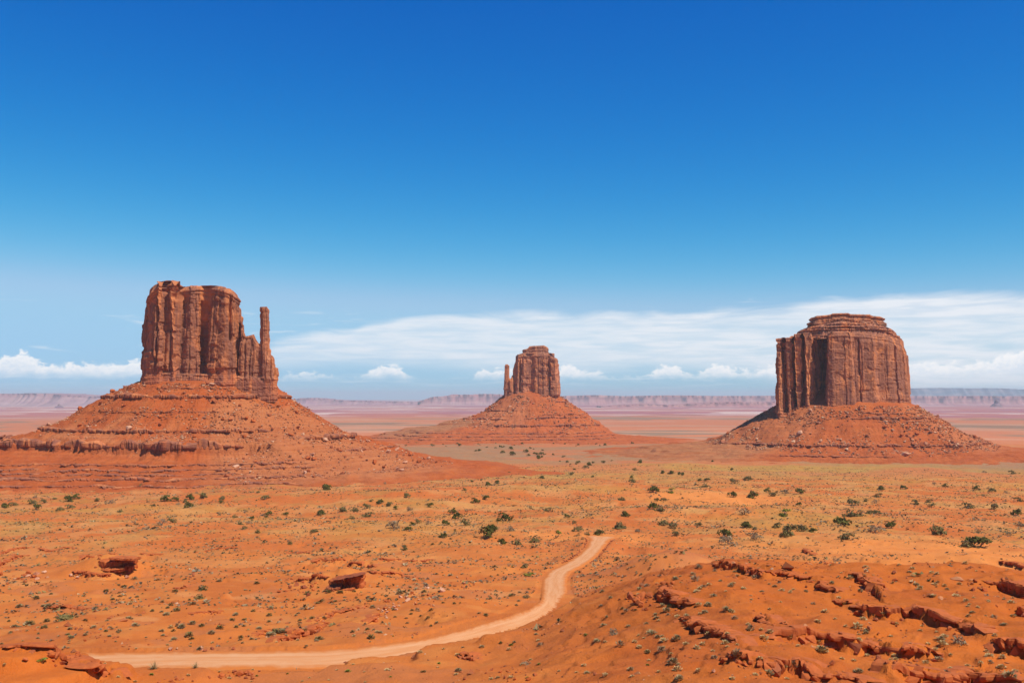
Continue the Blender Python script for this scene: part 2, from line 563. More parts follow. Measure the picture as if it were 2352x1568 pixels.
def _spline(p, n):
    p = np.asarray(p, float)
    s = np.concatenate([[0], np.cumsum(np.linalg.norm(np.diff(p[:, :2], axis=0), axis=1))])
    q = np.linspace(0, s[-1], n)
    out = np.stack([np.interp(q, s, p[:, i]) for i in range(p.shape[1])], 1)
    for _ in range(2):
        k = max(3, n // 45) | 1
        ker = np.hanning(k + 2)[1:-1]; ker /= ker.sum()
        out = np.stack([np.convolve(np.pad(out[:, i], k // 2, mode='reflect', reflect_type='odd'), ker, 'valid') for i in range(p.shape[1])], 1)
    return out


def _road():
    def _bz(x, y):                                   # without the mounds that hide parts of it
        return CAMZ - np.interp(np.log(np.sqrt(x * x + y * y) + 1), _LG, _DL)
    a = unproject([(p[0][0] / 1.06293, p[0][1] / 1.06293) for p in _RP], _bz)
    b = unproject([(p[1][0] / 1.06293, p[1][1] / 1.06293) for p in _RP], _bz)
    ab = _spline(np.concatenate([a, b], 1), 360)
    zc = 0.5 * (ab[:, 2] + ab[:, 5])
    ker = np.hanning(43); ker /= ker.sum()
    zc = np.convolve(np.pad(zc, 21, mode='edge'), ker, 'valid')
    return ab[:, :2], ab[:, 3:5], zc


RA, RB, RZ = _road()
RC = 0.5 * (RA + RB)
RHW = 0.5 * np.linalg.norm(RA - RB, axis=1)


def road_info(x, y):
    """distance beyond the road's edge and the road's height, near the road only"""
    shp = x.shape
    x = x.ravel(); y = y.ravel()
    d = np.full(x.shape, 1e3); zz = np.zeros(x.shape)
    near = (x > RC[:, 0].min() - 40) & (x < RC[:, 0].max() + 40) & (y > RC[:, 1].min() - 40) & (y < RC[:, 1].max() + 40)
    idx = np.nonzero(near)[0]
    for c in np.array_split(idx, max(1, len(idx) // 20000)):
        q = (x[c, None] - RC[None, ::2, 0]) ** 2 + (y[c, None] - RC[None, ::2, 1]) ** 2
        k = np.argmin(q, 1)
        d[c] = np.sqrt(q[np.arange(len(c)), k]) - RHW[::2][k]
        zz[c] = RZ[::2][k]
    return d.reshape(shp), zz.reshape(shp)


# ---- scarps: read-off lines where a bed of rock breaks off, low side towards the viewer
S7 = (1500, 1050, 0.42517)
S5 = (0, 1150, 0.34014)
S6 = (700, 1150, 0.38265)
LEDGES = [  # (enlargement, points, height, block size)
    (S7, [(580, 768), (700, 780), (800, 805), (860, 828), (940, 822), (1030, 840), (1125, 855)], 0.9, 0.8),
    (S7, [(1165, 870), (1215, 905), (1290, 930)], 1.0, 0.9),
    (S7, [(1085, 682), (1110, 700), (1150, 715)], 1.3, 1.0),
    (S7, [(1195, 764), (1250, 762), (1320, 787), (1410, 800)], 1.1, 1.0),
    (S7, [(1350, 825), (1420, 845), (1460, 890), (1500, 920), (1540, 910)], 1.4, 1.1),
    (S7, [(1615, 768), (1680, 802), (1740, 830), (1830, 872), (1860, 908), (1920, 905), (2010, 915)], 1.7, 1.2),
    (S7, [(2205, 752), (2260, 768), (2360, 792), (2480, 815)], 2.0, 1.3),
    (S7, [(2130, 880), (2230, 890), (2300, 910), (2360, 940), (2460, 970)], 1.5, 1.1),
    (S7, [(1250, 990), (1300, 994), (1350, 1000)], 0.7, 0.8),
    (S7, [(1350, 1015), (1450, 1025), (1550, 1050), (1690, 1040), (1800, 1080), (1920, 1100), (2040, 1130), (2080, 1170), (2120, 1185)], 1.2, 1.0),
    (S7, [(810, 1080), (860, 1095), (900, 1130)], 1.0, 0.9),
    (S7, [(865, 1200), (950, 1180), (1050, 1195), (1160, 1182), (1280, 1200), (1340, 1240), (1480, 1240), (1620, 1260), (1720, 1280), (1800, 1300), (1870, 1292)], 1.4, 1.1),
    (S7, [(365, 1085), (460, 1110), (540, 1145), (640, 1180), (720, 1225)], 0.7, 0.7),
    (S7, [(650, 1303), (740, 1325), (850, 1345), (920, 1375), (1000, 1370), (1100, 1375), (1150, 1385), (1250, 1425), (1400, 1437), (1480, 1448)], 0.7, 0.7),
    (S7, [(240, 935), (320, 965), (400, 985), (450, 1000)], 1.2, 1.1),
    (S7, [(2160, 1225), (2260, 1250), (2360, 1257), (2450, 1270)], 1.0, 0.9),
    (S7, [(1580, 1385), (1740, 1400), (1900, 1432), (2050, 1405), (2200, 1440), (2360, 1450)], 1.2, 1.0),
    (S7, [(2310, 1025), (2360, 1036), (2450, 1050)], 1.3, 1.0),
    (S5, [(0, 600), (60, 572), (130, 556), (210, 547)], 1.4, 1.4),
    (S5, [(-60, 690), (0, 668), (60, 642), (130, 612), (220, 602)], 2.0, 1.6),
    (S5, [(1400, 588), (1480, 575), (1580, 556), (1700, 546)], 0.9, 1.1),
    (S5, [(1630, 495), (1720, 483)], 0.9, 1.1),
    (S5, [(2050, 592), (2130, 582), (2220, 579)], 1.1, 1.2),
    (S5, [(2240, 662), (2340, 628)], 1.3, 1.2),
    (S5, [(1830, 1180), (1900, 1152), (1980, 1142)], 0.7, 0.8),
    (S5, [(1990, 1222), (2060, 1192), (2130, 1166), (2280, 1132), (2352, 1072)], 1.3, 1.0),
    (S5, [(270, 552), (340, 575), (460, 548), (560, 560)], 0.9, 1.1),
    (S5, [(1350, 1022), (1500, 1017), (1600, 1002)], 0.6, 0.8),
    (S5, [(1240, 838), (1350, 831)], 1.0, 1.0),
    (S6, [(5, 520), (150, 516)], 1.0, 1.2),
    (S6, [(220, 562), (290, 570), (370, 567)], 1.3, 1.2),
    (S6, [(390, 600), (480, 603), (565, 611)], 1.5, 1.3),
    (S6, [(580, 562), (720, 567), (840, 577), (940, 562)], 0.9, 1.0),
    (S6, [(410, 502), (490, 506)], 0.9, 1.1),
    (S6, [(0, 1002), (50, 1036), (130, 1031), (200, 1001)], 1.1, 1.0),
    (S6, [(130, 962), (210, 951), (300, 907)], 0.9, 0.9),
    (S6, [(520, 972), (560, 935), (600, 910)], 1.1, 1.2),
    (S6, [(1100, 1162), (1160, 1171), (1200, 1206)], 0.7, 0.6),
    (S6, [(1000, 1110), (1060, 1068), (1150, 1056)], 0.8, 0.7),
    (S5, [(-40, 1262), (120, 1270), (260, 1262), (380, 1300), (500, 1345), (560, 1385), (640, 1415), (790, 1428), (845, 1450)], 0.75, 0.8),
    (S5, [(560, 640), (660, 616), (760, 602), (850, 592)], 1.6, 1.4),
    (S5, [(520, 722), (620, 736), (720, 746), (800, 742)], 1.2, 1.2),
    (S5, [(1000, 590), (1090, 600), (1180, 596)], 0.9, 1.1),
    (S6, [(40, 702), (140, 692), (250, 692)], 1.5, 1.2),
    (S6, [(510, 640), (600, 655), (720, 652), (840, 690)], 1.1, 1.1),
    (S6, [(300, 905), (420, 880), (520, 850)], 0.9, 1.0),
    (S5, [(300, 985), (420, 975), (560, 985), (700, 975)], 0.6, 0.9),
    (S5, [(1080, 1392), (1200, 1372), (1350, 1376), (1500, 1392)], 0.7, 0.6),
]
_LW = []                                            # ledges in the world: (points, height, block size)


def detail_z(x, y):
    r = np.sqrt(x * x + y * y)
    nf = sst(30, 110, r)
    far = 1 - sst(1200, 3500, r)
    n1 = fbm2(x / 130, y / 130, 3, 11)
    n2 = fbm2(x / 38, y / 38, 3, 21)
    n3 = fbm2(x / 8.5, y / 8.5, 3, 31)
    z = nf * (2.6 * sst(220, 600, r) * n1 * (0.3 + 0.7 * far) + 1.6 * n2 * far + 0.48 * n3 * far)
    rg = sst(1050, 1400, U_of(x, y)) * (1 - sst(212, 236, r)) * nf
    z = z + rg * (0.55 * (0.45 - np.abs(noise2(x / 6.5, y / 6.5, 35)) * 1.6) + 0.16 * noise2(x / 2.1, y / 2.1, 36))
    zc = base_z(x, y) + z
    f2 = (zc + 0.05 * x + 0.5 * noise2(x / 14, y / 14, 37)) / 0.95
    f2 = f2 - np.floor(f2)
    z = z + rg * 0.95 * 0.5 * sst(-0.1, 0.3, noise2(x / 18, y / 18, 38)) * (sst(0.78, 0.97, f2) - f2)
    # thin beds weathering out as faint contour steps
    zb = base_z(x, y) + z
    h = 1.9
    f = (zb + 0.9 * noise2(x / 50, y / 50, 5)) / h
    f = f - np.floor(f)
    amt = 1.15 * sst(-0.15, 0.25, noise2(x / 55, y / 55, 61)) * (1 - sst(420, 650, r)) * nf * (1 - 0.85 * sst(1150, 1350, U_of(x, y)) * (1 - sst(235, 300, r)))
    return z + h * 0.75 * amt * (sst(0.72, 0.98, f) - f)


def ledge_z(x, y):
    z = np.zeros(x.shape)
    for pts, h, bs in _LW:
        lo = pts[:, :2].min(0) - 14; hi = pts[:, :2].max(0) + 14
        k = np.nonzero((x > lo[0]) & (x < hi[0]) & (y > lo[1]) & (y < hi[1]))[0]
        if not len(k):
            continue
        best = np.full(len(k), 1e9); sg = np.zeros(len(k)); tpar = np.zeros(len(k))
        n = len(pts) - 1
        for i in range(n):
            a, b = pts[i, :2], pts[i + 1, :2]
            e = b - a; L2 = e @ e + 1e-9
            px, py = x[k] - a[0], y[k] - a[1]
            t = np.clip((px * e[0] + py * e[1]) / L2, 0, 1)
            dx, dy = px - t * e[0], py - t * e[1]
            q = dx * dx + dy * dy
            cr = e[0] * py - e[1] * px
            m = q < best
            best = np.where(m, q, best); sg = np.where(m, np.sign(cr), sg); tpar = np.where(m, (i + t) / n, tpar)
        d = np.sqrt(best)
        taper = sst(0, 0.12, tpar) * sst(0, 0.12, 1 - tpar)
        s = sg * d
        prof = np.where(s > 0, 0.45 * np.exp(-d / 6.0), -0.55 * np.exp(-d / 4.0)) * sst(0, 0.35, d)
        z[k] += h * prof * (0.25 + 0.75 * taper) * sst(14, 9, d)
    return z


def ground_z(x, y):
    x = np.asarray(x, float); y = np.asarray(y, float)
    z = base_z(x, y) + detail_z(x, y)
    if _LW:
        z = z + ledge_z(x.ravel(), y.ravel()).reshape(x.shape)
    d, rz = road_info(x, y)
    w = sst(11.0, 0.8, d)
    # the mounds in front of the road stay, the road is only cut into gentle ground
    return z + (np.where(d < 1.2, rz - 0.22, rz + 0.15) - z) * w


LEDGE_ID = []
for li, (en, pts, h, bs) in enumerate(LEDGES):
    w = unproject([P(en[0], en[1], a, b, en[2]) for a, b in pts], ground_z, n=500)
    w = w[road_info(w[:, 0], w[:, 1])[0] > 1.5]
    if len(w) < 2:
        continue
    # drop kinks where the line of sight slips over a brow
    keep = [0]
    for i in range(1, len(w)):
        if np.linalg.norm(w[i, :2] - w[keep[-1], :2]) < 55:
            keep.append(i)
    if len(keep) > 1:
        w = w[keep]
        m = max(4, int(np.linalg.norm(np.diff(w[:, :2], axis=0), axis=1).sum() / 2.0))
        s = np.concatenate([[0], np.cumsum(np.linalg.norm(np.diff(w[:, :2], axis=0), axis=1))])
        q = np.linspace(0, s[-1], m)
        w2 = np.stack([np.interp(q, s, w[:, i]) for i in range(3)], 1)
        jit = np.stack([noise2(q / 3.0, q * 0 + len(_LW), 71), noise2(q / 3.0, q * 0 + 40 + len(_LW), 72)], 1)
        w2[:, :2] += 0.9 * jit
        _LW.append((w2, h * (1.35 if en is S7 else 1.0), bs))
        LEDGE_ID.append(li)
LEDGE_WORLD = list(_LW)


def ground_colour(x, y, z):
    r = np.sqrt(x * x + y * y)
    U = U_of(x, y)
    lr = np.log(np.maximum(r, 1))
    out = np.ones((len(x), 3)) * np.array((0.550, 0.155, 0.0296))

    def lay(col, w):
        nonlocal out
        out = out + (np.array(col) - out) * np.clip(w, 0, 1)[:, None]
    nA = fbm2(x / 70, y / 70, 4, 101); nB = fbm2(x / 22, y / 22, 4, 111); nC = fbm2(x / 260, y / 200, 3, 121)
    nD = fbm2(x / 120, y / 60, 4, 161); nE = fbm2(x / 45, y / 30, 4, 171)
    lay((0.460, 0.117, 0.0232), sst(0.02, 0.3, nA) * 0.75)
    lay((0.600, 0.208, 0.0453), sst(0.12, 0.4, -nB) * 0.6)
    lay((0.450, 0.148, 0.0495), sst(0.26, 0.46, nB - 0.3 * nA) * 0.6)
    lay((0.620, 0.267, 0.0865), sst(0.45, 0.62, nE) * 0.5)
    # redder rock ridge to the lower right and mound to the lower left
    rid = sst(1000, 1600, U + 160 * nB) * (1 - sst(208, 236, r + 6 * nB))
    lay((0.455, 0.104, 0.0145), rid * (0.85 + 0.2 * nA))
    lay((0.530, 0.133, 0.0199), rid * sst(0.05, 0.45, -nA) * 0.7)
    lay((0.380, 0.086, 0.0181), rid * sst(0.18, 0.45, nE) * 0.7)
    lay((0.520, 0.123, 0.0181), 1.2 * gauss(x, y, -68, 128, 26, 24, 0.3))
    lay((0.430, 0.133, 0.0453), 1.1 * gauss(x, y, 58, 350, 30, 36) * (0.8 + 0.6 * nB))
    # ochre flats with grass, straw and red washes
    mid = sst(360, 520, r + 60 * nA)
    lay((0.530, 0.164, 0.0386), mid * 0.85)
    lay((0.600, 0.255, 0.0726), mid * sst(0.05, 0.3, nE) * 0.6)
    lay((0.500, 0.123, 0.0256), mid * sst(0.1, 0.32, -nD) * 0.75)
    # red debris washed out from the feet of the buttes
    for (u0, D, e, r0, r1) in ((480, 1300, 1.12, 380, 640), (1220, 2700, 1.3, 400, 560), (1938, 1850, 1.35, 320, 430)):
        d = np.hypot((x - (u0 - IW / 2) * D / FL) / e, y - D)
        lay((0.480, 0.128, 0.0358), sst(r1, r0, d + 60 * nA) * 0.9)
    gr = sst(430, 620, r) * (1 - sst(1500, 2100, r))
    lay((0.450, 0.212, 0.0427), gr * sst(0.05, 0.4, nD + 0.4 * nB) * 0.62)
    lay((0.360, 0.189, 0.0496), gr * sst(0.28, 0.52, nE - 0.3 * nB) * 0.55)
    lay((0.580, 0.293, 0.0982), gr * sst(0.15, 0.4, -nA + 0.7 * nB) * 0.42)
    p = unproject([(1950, 1075)], base_z, n=300)[0]
    lay((0.410, 0.235, 0.0555), 1.3 * gauss(x, y, p[0], p[1], 330, 170, 0.0) * (0.8 + 0.5 * nB))
    p = unproject([(1330, 1090)], base_z, n=300)[0]
    lay((0.430, 0.245, 0.0598), 1.1 * gauss(x, y, p[0], p[1], 230, 120, 0.2) * (0.7 + 0.7 * nB))
    # wind-blown sand
    sand = np.zeros(len(x))
    for (u, v, a, b, rot) in ((2110, 1262, 62, 42, 0.1), (2270, 1285, 46, 34, 0.0), (1650, 1143, 62, 46, 0.3), (1360, 1228, 30, 20, 0)):
        p = unproject([(u, v)], base_z, n=300)[0]
        gs = 1.8 * gauss(x, y, p[0], p[1], a, b, rot) * (0.9 + 0.4 * nB)
        sand = np.maximum(sand, np.clip(gs, 0, 1))
        lay((0.660, 0.226, 0.0522), gs)
    # grey sage flat, then the banded far plain
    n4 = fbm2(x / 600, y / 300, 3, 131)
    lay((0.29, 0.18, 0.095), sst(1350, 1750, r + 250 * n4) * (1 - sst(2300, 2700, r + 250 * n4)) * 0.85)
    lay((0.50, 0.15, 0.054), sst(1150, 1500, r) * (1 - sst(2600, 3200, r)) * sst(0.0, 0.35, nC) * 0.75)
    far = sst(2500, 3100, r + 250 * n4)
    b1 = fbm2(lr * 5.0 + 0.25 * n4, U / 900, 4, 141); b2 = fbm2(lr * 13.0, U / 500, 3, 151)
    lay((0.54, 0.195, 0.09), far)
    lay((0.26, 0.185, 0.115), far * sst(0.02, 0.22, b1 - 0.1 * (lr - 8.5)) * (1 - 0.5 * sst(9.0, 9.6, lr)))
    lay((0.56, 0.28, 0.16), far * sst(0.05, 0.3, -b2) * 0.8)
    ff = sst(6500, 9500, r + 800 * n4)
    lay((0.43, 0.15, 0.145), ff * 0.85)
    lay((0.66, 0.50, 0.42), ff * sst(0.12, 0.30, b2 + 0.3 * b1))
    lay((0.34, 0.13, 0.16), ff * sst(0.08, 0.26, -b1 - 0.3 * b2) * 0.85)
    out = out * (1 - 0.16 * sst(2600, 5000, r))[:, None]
    return np.concatenate([out, 1 - sand[:, None]], 1)


def build_ground():
    dense = np.radians(np.linspace(-31.5, 31.5, 800))
    side = np.radians(np.concatenate([np.geomspace(32.0, 60, 22), np.linspace(66, 180, 20)]))
    th = np.concatenate([-side[::-1][1:], dense, side])
    rr = np.concatenate([np.geomspace(0.5, 88, 26)[:-1], np.geomspace(88, 600, 340)[:-1], np.geomspace(600, 5000, 260)[:-1], np.geomspace(5000, 78000, 62)])
    TH, RR = np.meshgrid(th, rr)
    x = (RR * np.sin(TH)).ravel(); y = (RR * np.cos(TH)).ravel()
    z = ground_z(x, y)
    V = np.stack([x, y, z], 1)
    F = grid_faces(len(rr), len(th), wrap=True)
    nc = len(th)
    V = np.concatenate([V, [[0, 0, CAMZ - 1.65]]])
    j = np.arange(nc)
    fan = np.stack([np.full(nc, len(V) - 1), (j + 1) % nc, j], 1)
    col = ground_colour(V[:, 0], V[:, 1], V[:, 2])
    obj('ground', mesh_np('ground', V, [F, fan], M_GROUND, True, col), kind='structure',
        label='orange red desert floor with sand, low ledges and faint banding to the horizon')


def build_road():
    n, k = len(RC), 13
    t = np.linspace(0, 1, k)
    w = 0.5 * np.abs(t - 0.5) * 2
    V = []; uv = []
    s = np.concatenate([[0], np.cumsum(np.linalg.norm(np.diff(RC, axis=0), axis=1))])
    for i in range(n):
        wob = 0.5 * float(noise2(s[i] / 5.0, 0.3, 5)) + 0.5 * float(noise2(s[i] / 1.6, 0.3, 6))
        for q in range(k):
            a = t[q] + (t[q] - 0.5) * wob * 0.16
            p = RA[i] + (RB[i] - RA[i]) * a
            e = abs(t[q] - 0.5) * 2
            V.append((p[0], p[1], RZ[i] + 0.06 - 0.05 * e * e - (0.42 if q in (0, k - 1) else 0) - 0.05 * math.cos((t[q] - .5) * 20) ** 8))
            uv.append((t[q], s[i]))
    F = grid_faces(n, k)
    me = mesh_np('road', np.array(V), F, M_ROAD, True)
    lay = me.uv_layers.new(name='UVMap')
    vi = np.empty(len(me.loops), np.int32); me.loops.foreach_get('vertex_index', vi)
    lay.data.foreach_set('uv', np.array(uv, np.float32)[vi].ravel())
    me.update()
    obj('road', me, kind='structure', label='pale graded dirt road winding down across the desert')


build_ground()
build_road()

# ------------------------------------------------------------------ buttes
def closed_resample(poly, step_front, step_back):
    """rounded closed outline, sampled finely on the side towards the viewer (-y)"""
    p = np.asarray(poly, float)
    for _ in range(2):
        q = np.roll(p, -1, 0)
        p = np.stack([0.9 * p + 0.1 * q, 0.1 * p + 0.9 * q], 1).reshape(-1, 2)
    q = np.concatenate([p, p[:1]])
    seg = np.linalg.norm(np.diff(q, axis=0), axis=1)
    s = np.concatenate([[0], np.cumsum(seg)])
    L = s[-1]
    fine = np.linspace(0, L, 6000, endpoint=False)
    xy = np.stack([np.interp(fine, s, q[:, 0]), np.interp(fine, s, q[:, 1])], 1)
    tan = np.roll(xy, -1, 0) - np.roll(xy, 1, 0)
    tan /= np.linalg.norm(tan, axis=1, keepdims=True) + 1e-9
    nrm = np.stack([tan[:, 1], -tan[:, 0]], 1)          # outward for counter-clockwise outlines
    front = sst(0.75, 0.1, nrm[:, 1])
    dens = front / step_front + (1 - front) / step_back
    cum = np.concatenate([[0], np.cumsum(dens) * (L / 6000)])
    n = int(cum[-1])
    at = np.interp(np.linspace(0, cum[-1], n, endpoint=False), cum, np.arange(6001))
    i = at.astype(int) % 6000
    # smooth the normals so that corners do not tear
    sm = nrm.copy()
    for _ in range(40):
        sm = 0.5 * sm + 0.25 * (np.roll(sm, 1, 0) + np.roll(sm, -1, 0))
    sm /= np.linalg.norm(sm, axis=1, keepdims=True)
    return xy[i], sm[i], fine[i], L


def columns(s, L, width, seed):
    """break an outline of length L into jointed columns; returns index, place inside (0..1) and distance to the joint"""
    g = np.random.default_rng(seed)
    w = width * g.lognormal(-0.15, 0.68, int(3.0 * L / width) + 6)
    b = np.concatenate([[0], np.cumsum(w)])
    b = b[b < L - 0.5 * width]
    b = np.append(b, L)
    s = np.mod(s, L)
    k = np.clip(np.searchsorted(b, s, side='right') - 1, 0, len(b) - 2)
    t = (s - b[k]) / (b[k + 1] - b[k])
    d = np.minimum(s - b[k], b[k + 1] - s)
    return k, t, d, len(b)


def tower(poly, z0, top, dz, seed, steps=(0.9, 4.0), big=14.0, small=5.0, amp=1.0, taper=0.03, base_band=14.0, top_band=12.0,
          cracks=(), col=(0.46, 0.165, 0.075), base_col=(0.40, 0.115, 0.05), top_col=(0.43, 0.17, 0.085), round_top=4.0, lean=(0, 0), site=None):
    """a rock tower: outline times height, jointed into columns, bedded at foot and head"""
    if site:                                          # the outline was read off from afar: set each point at its own distance
        scx, sD = site
        poly = [((scx + a) * (1 + b / sD) - scx, b) for a, b in poly]
        top0 = top
        top = lambda x, y: top0((scx + x) / (1 + y / sD) - scx, y)
        cracks = [((scx + c[0]) * (1 - 0.035) - scx,) + tuple(c[1:]) for c in cracks]
    xy, nr, s, L = closed_resample(poly, *steps)
    n = len(xy)
    zt = top(xy[:, 0], xy[:, 1])
    m = int((zt.max() - z0) / dz) + 2
    f = np.linspace(0, 1, m)[:, None]
    Z = z0 + f * (zt[None, :] - z0)
    S = np.broadcast_to(s[None, :], Z.shape)
    g = np.random.default_rng(seed)
    # joints wander a little with height
    X0 = np.broadcast_to(xy[None, :, 0], Z.shape); Y0 = np.broadcast_to(xy[None, :, 1], Z.shape)
    S1 = S + 2.2 * noise2(S / 25, Z / 30, seed + 1)
    kb, tb, db, nb = columns(S1, L, big, seed + 2)
    S2 = S + 1.0 * noise2(S / 9, Z / 14, seed + 3)
    ks, ts, ds, ns = columns(S2, L, 1.5 * small, seed + 4)
    H = (zt.max() - z0)
    body = sst(z0 + base_band * 0.6, z0 + base_band, Z + 2.5 * noise2(S / 14, S * 0, seed + 5)) * sst(0, top_band * 0.5, zt[None, :] - Z - top_band * 0.5)
    ob = g.normal(0, 1.9, nb); os_ = g.normal(0, 0.7, ns)
    brk = z0 + H * g.uniform(0.25, 1.15, nb); dlt = -g.uniform(0.3, 2.6, nb)
    brs = z0 + H * g.uniform(0.15, 1.3, ns); dls = -g.uniform(0.2, 1.6, ns)
    tilt = g.normal(0, 2.6, nb); tils = g.normal(0, 1.2, ns)
    d = ob[kb] + 0.35 * (1 - (2 * tb - 1) ** 2) + tilt[kb] * (tb - 0.5) - 1.7 * np.exp(-(db / 0.7) ** 2)
    # faces spall off in blocks
    hb_ = g.uniform(9, 30, nb); ph = g.uniform(0, 30, nb)
    lev = np.floor((Z + ph[kb] + 3.0 * (tb - 0.5) * np.sign(tilt[kb])) / hb_[kb]).astype(np.int64)
    d = d + 1.5 * (_h(kb.astype(np.int64), lev, lev * 0, seed + 21) / 4294967296.0 - 0.5)
    hs_ = g.uniform(4, 16, ns)
    les = np.floor((Z + ph[ks % nb]) / hs_[ks]).astype(np.int64)
    d = d + 1.1 * (_h(ks.astype(np.int64), les, les * 0, seed + 22) / 4294967296.0 - 0.5)
    d = d + dlt[kb] * sst(0, 2.0, Z - brk[kb])
    d = d + os_[ks] + tils[ks] * (ts - 0.5) - 0.5 * np.exp(-(ds / 0.45) ** 2) + dls[ks] * sst(0, 1.2, Z - brs[ks])
    # conchoidal scars
    sc = noise3(X0 / 11, Y0 / 11, Z / 9, seed + 8)
    d = d - 1.6 * sst(0.25, 0.5, sc)
    d = d * body
    # bedded foot, stepping outwards, and bedded head, stepping in
    zb = (Z - z0)
    beds = np.floor((zb + 0.6 * noise2(S / 30, S * 0, seed + 6)) / 2.6)
    foot = 1 - sst(base_band * 0.75, base_band * 1.05, zb)
    hb = np.random.default_rng(seed + 9).normal(0, 0.75, 200)
    d = d + foot * (2.4 - 0.28 * beds + hb[np.clip(beds, 0, 199).astype(int)] - 0.8 * np.exp(-(ds / 0.45) ** 2) + 0.5 * os_[ks])
    zh = zt[None, :] - Z
    hbeds = np.floor((zh + 0.5 * noise2(S / 25, S * 0 + 9, seed + 7)) / 2.1)
    head = 1 - sst(top_band * 0.7, top_band, zh)
    d = d + head * (hb[np.clip(hbeds + 90, 0, 199).astype(int)] * 0.9 - 1.0 - 0.5 * np.exp(-(ds / 0.5) ** 2))
    d = d - round_top * np.exp(-zh / (0.55 * round_top + 0.1))
    for (cs, dep, wid, c0, c1) in cracks:            # a deep cleft: x on the front, depth, width, height range
        front = (nr[:, 1] < 0.15)[None, :]
        xx = X0 + 1.2 * noise2(Z / 12, Z * 0 + cs, seed + 11)
        d = d - front * dep * np.exp(-((xx - cs) / wid) ** 2) * sst(c0 - 4, c0 + 4, Z) * sst(c1 + 5, c1 - 5, Z)
    d = amp * d + 0.55 * amp * fbm3(X0 / 3.2, Y0 / 3.2, Z / 3.2, 3, seed + 12)
    d = d - taper * (Z - z0)
    lz = (Z - z0)
    VX = X0 + nr[None, :, 0] * d + lean[0] * lz
    VY = Y0 + nr[None, :, 1] * d + lean[1] * lz
    V = [np.stack([VX.ravel(), VY.ravel(), Z.ravel()], 1)]
    C = np.ones((m * n, 3)) * np.array(col)
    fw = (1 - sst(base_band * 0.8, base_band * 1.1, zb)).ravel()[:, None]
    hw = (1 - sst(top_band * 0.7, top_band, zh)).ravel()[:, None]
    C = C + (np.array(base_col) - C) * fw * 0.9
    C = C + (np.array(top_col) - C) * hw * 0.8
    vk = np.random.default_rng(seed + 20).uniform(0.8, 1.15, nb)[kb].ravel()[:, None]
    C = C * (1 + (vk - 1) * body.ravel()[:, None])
    # cap
    F = [grid_faces(m, n, wrap=True)]
    ring0 = V[0][-n:]
    cen = ring0.mean(0)
    rings = [0.985, 0.95, 0.89, 0.78, 0.6, 0.35, 0.15]
    prev = (m - 1) * n; cnt = m * n
    for q in rings:
        rg = cen + (ring0 - cen) * q
        rg[:, 2] = top(rg[:, 0], rg[:, 1]) + 0.7 * noise2(rg[:, 0] / 4, rg[:, 1] / 4, seed + 14) + 0.6
        V.append(rg)
        C = np.concatenate([C, np.ones((n, 3)) * np.array(top_col) * 1.1])
        j = np.arange(n); j2 = (j + 1) % n
        F.append(np.stack([prev + j, prev + j2, cnt + j2, cnt + j], 1))
        prev = cnt; cnt += n
    V.append(np.array([[cen[0], cen[1], float(top(cen[:1], cen[1:2])[0]) + 0.6]]))
    C = np.concatenate([C, [np.array(top_col) * 1.1]])
    j = np.arange(n); j2 = (j + 1) % n
    F.append(np.stack([prev + j, prev + j2, np.full(n, cnt)], 1))
    return np.concatenate(V), F, C


def tower_at(site, *a, **k):
    return tower(*a, site=site, **k)


def join(parts):
    V = []; Q = []; T3 = []; C = []; off = 0
    for v, F, c in parts:
        V.append(v); C.append(c)
        for f in F:
            (Q if f.shape[1] == 4 else T3).append(f + off)
        off += len(v)
    fs = []
    if Q: fs.append(np.concatenate(Q))
    if T3: fs.append(np.concatenate(T3))
    return np.concatenate(V), fs, np.concatenate(C)


def topline(pts, ridge=0.0):
    xs = [p[0] for p in pts]; zs = [p[1] for p in pts]
    return lambda x, y: np.interp(x, xs, zs) + 0 * y


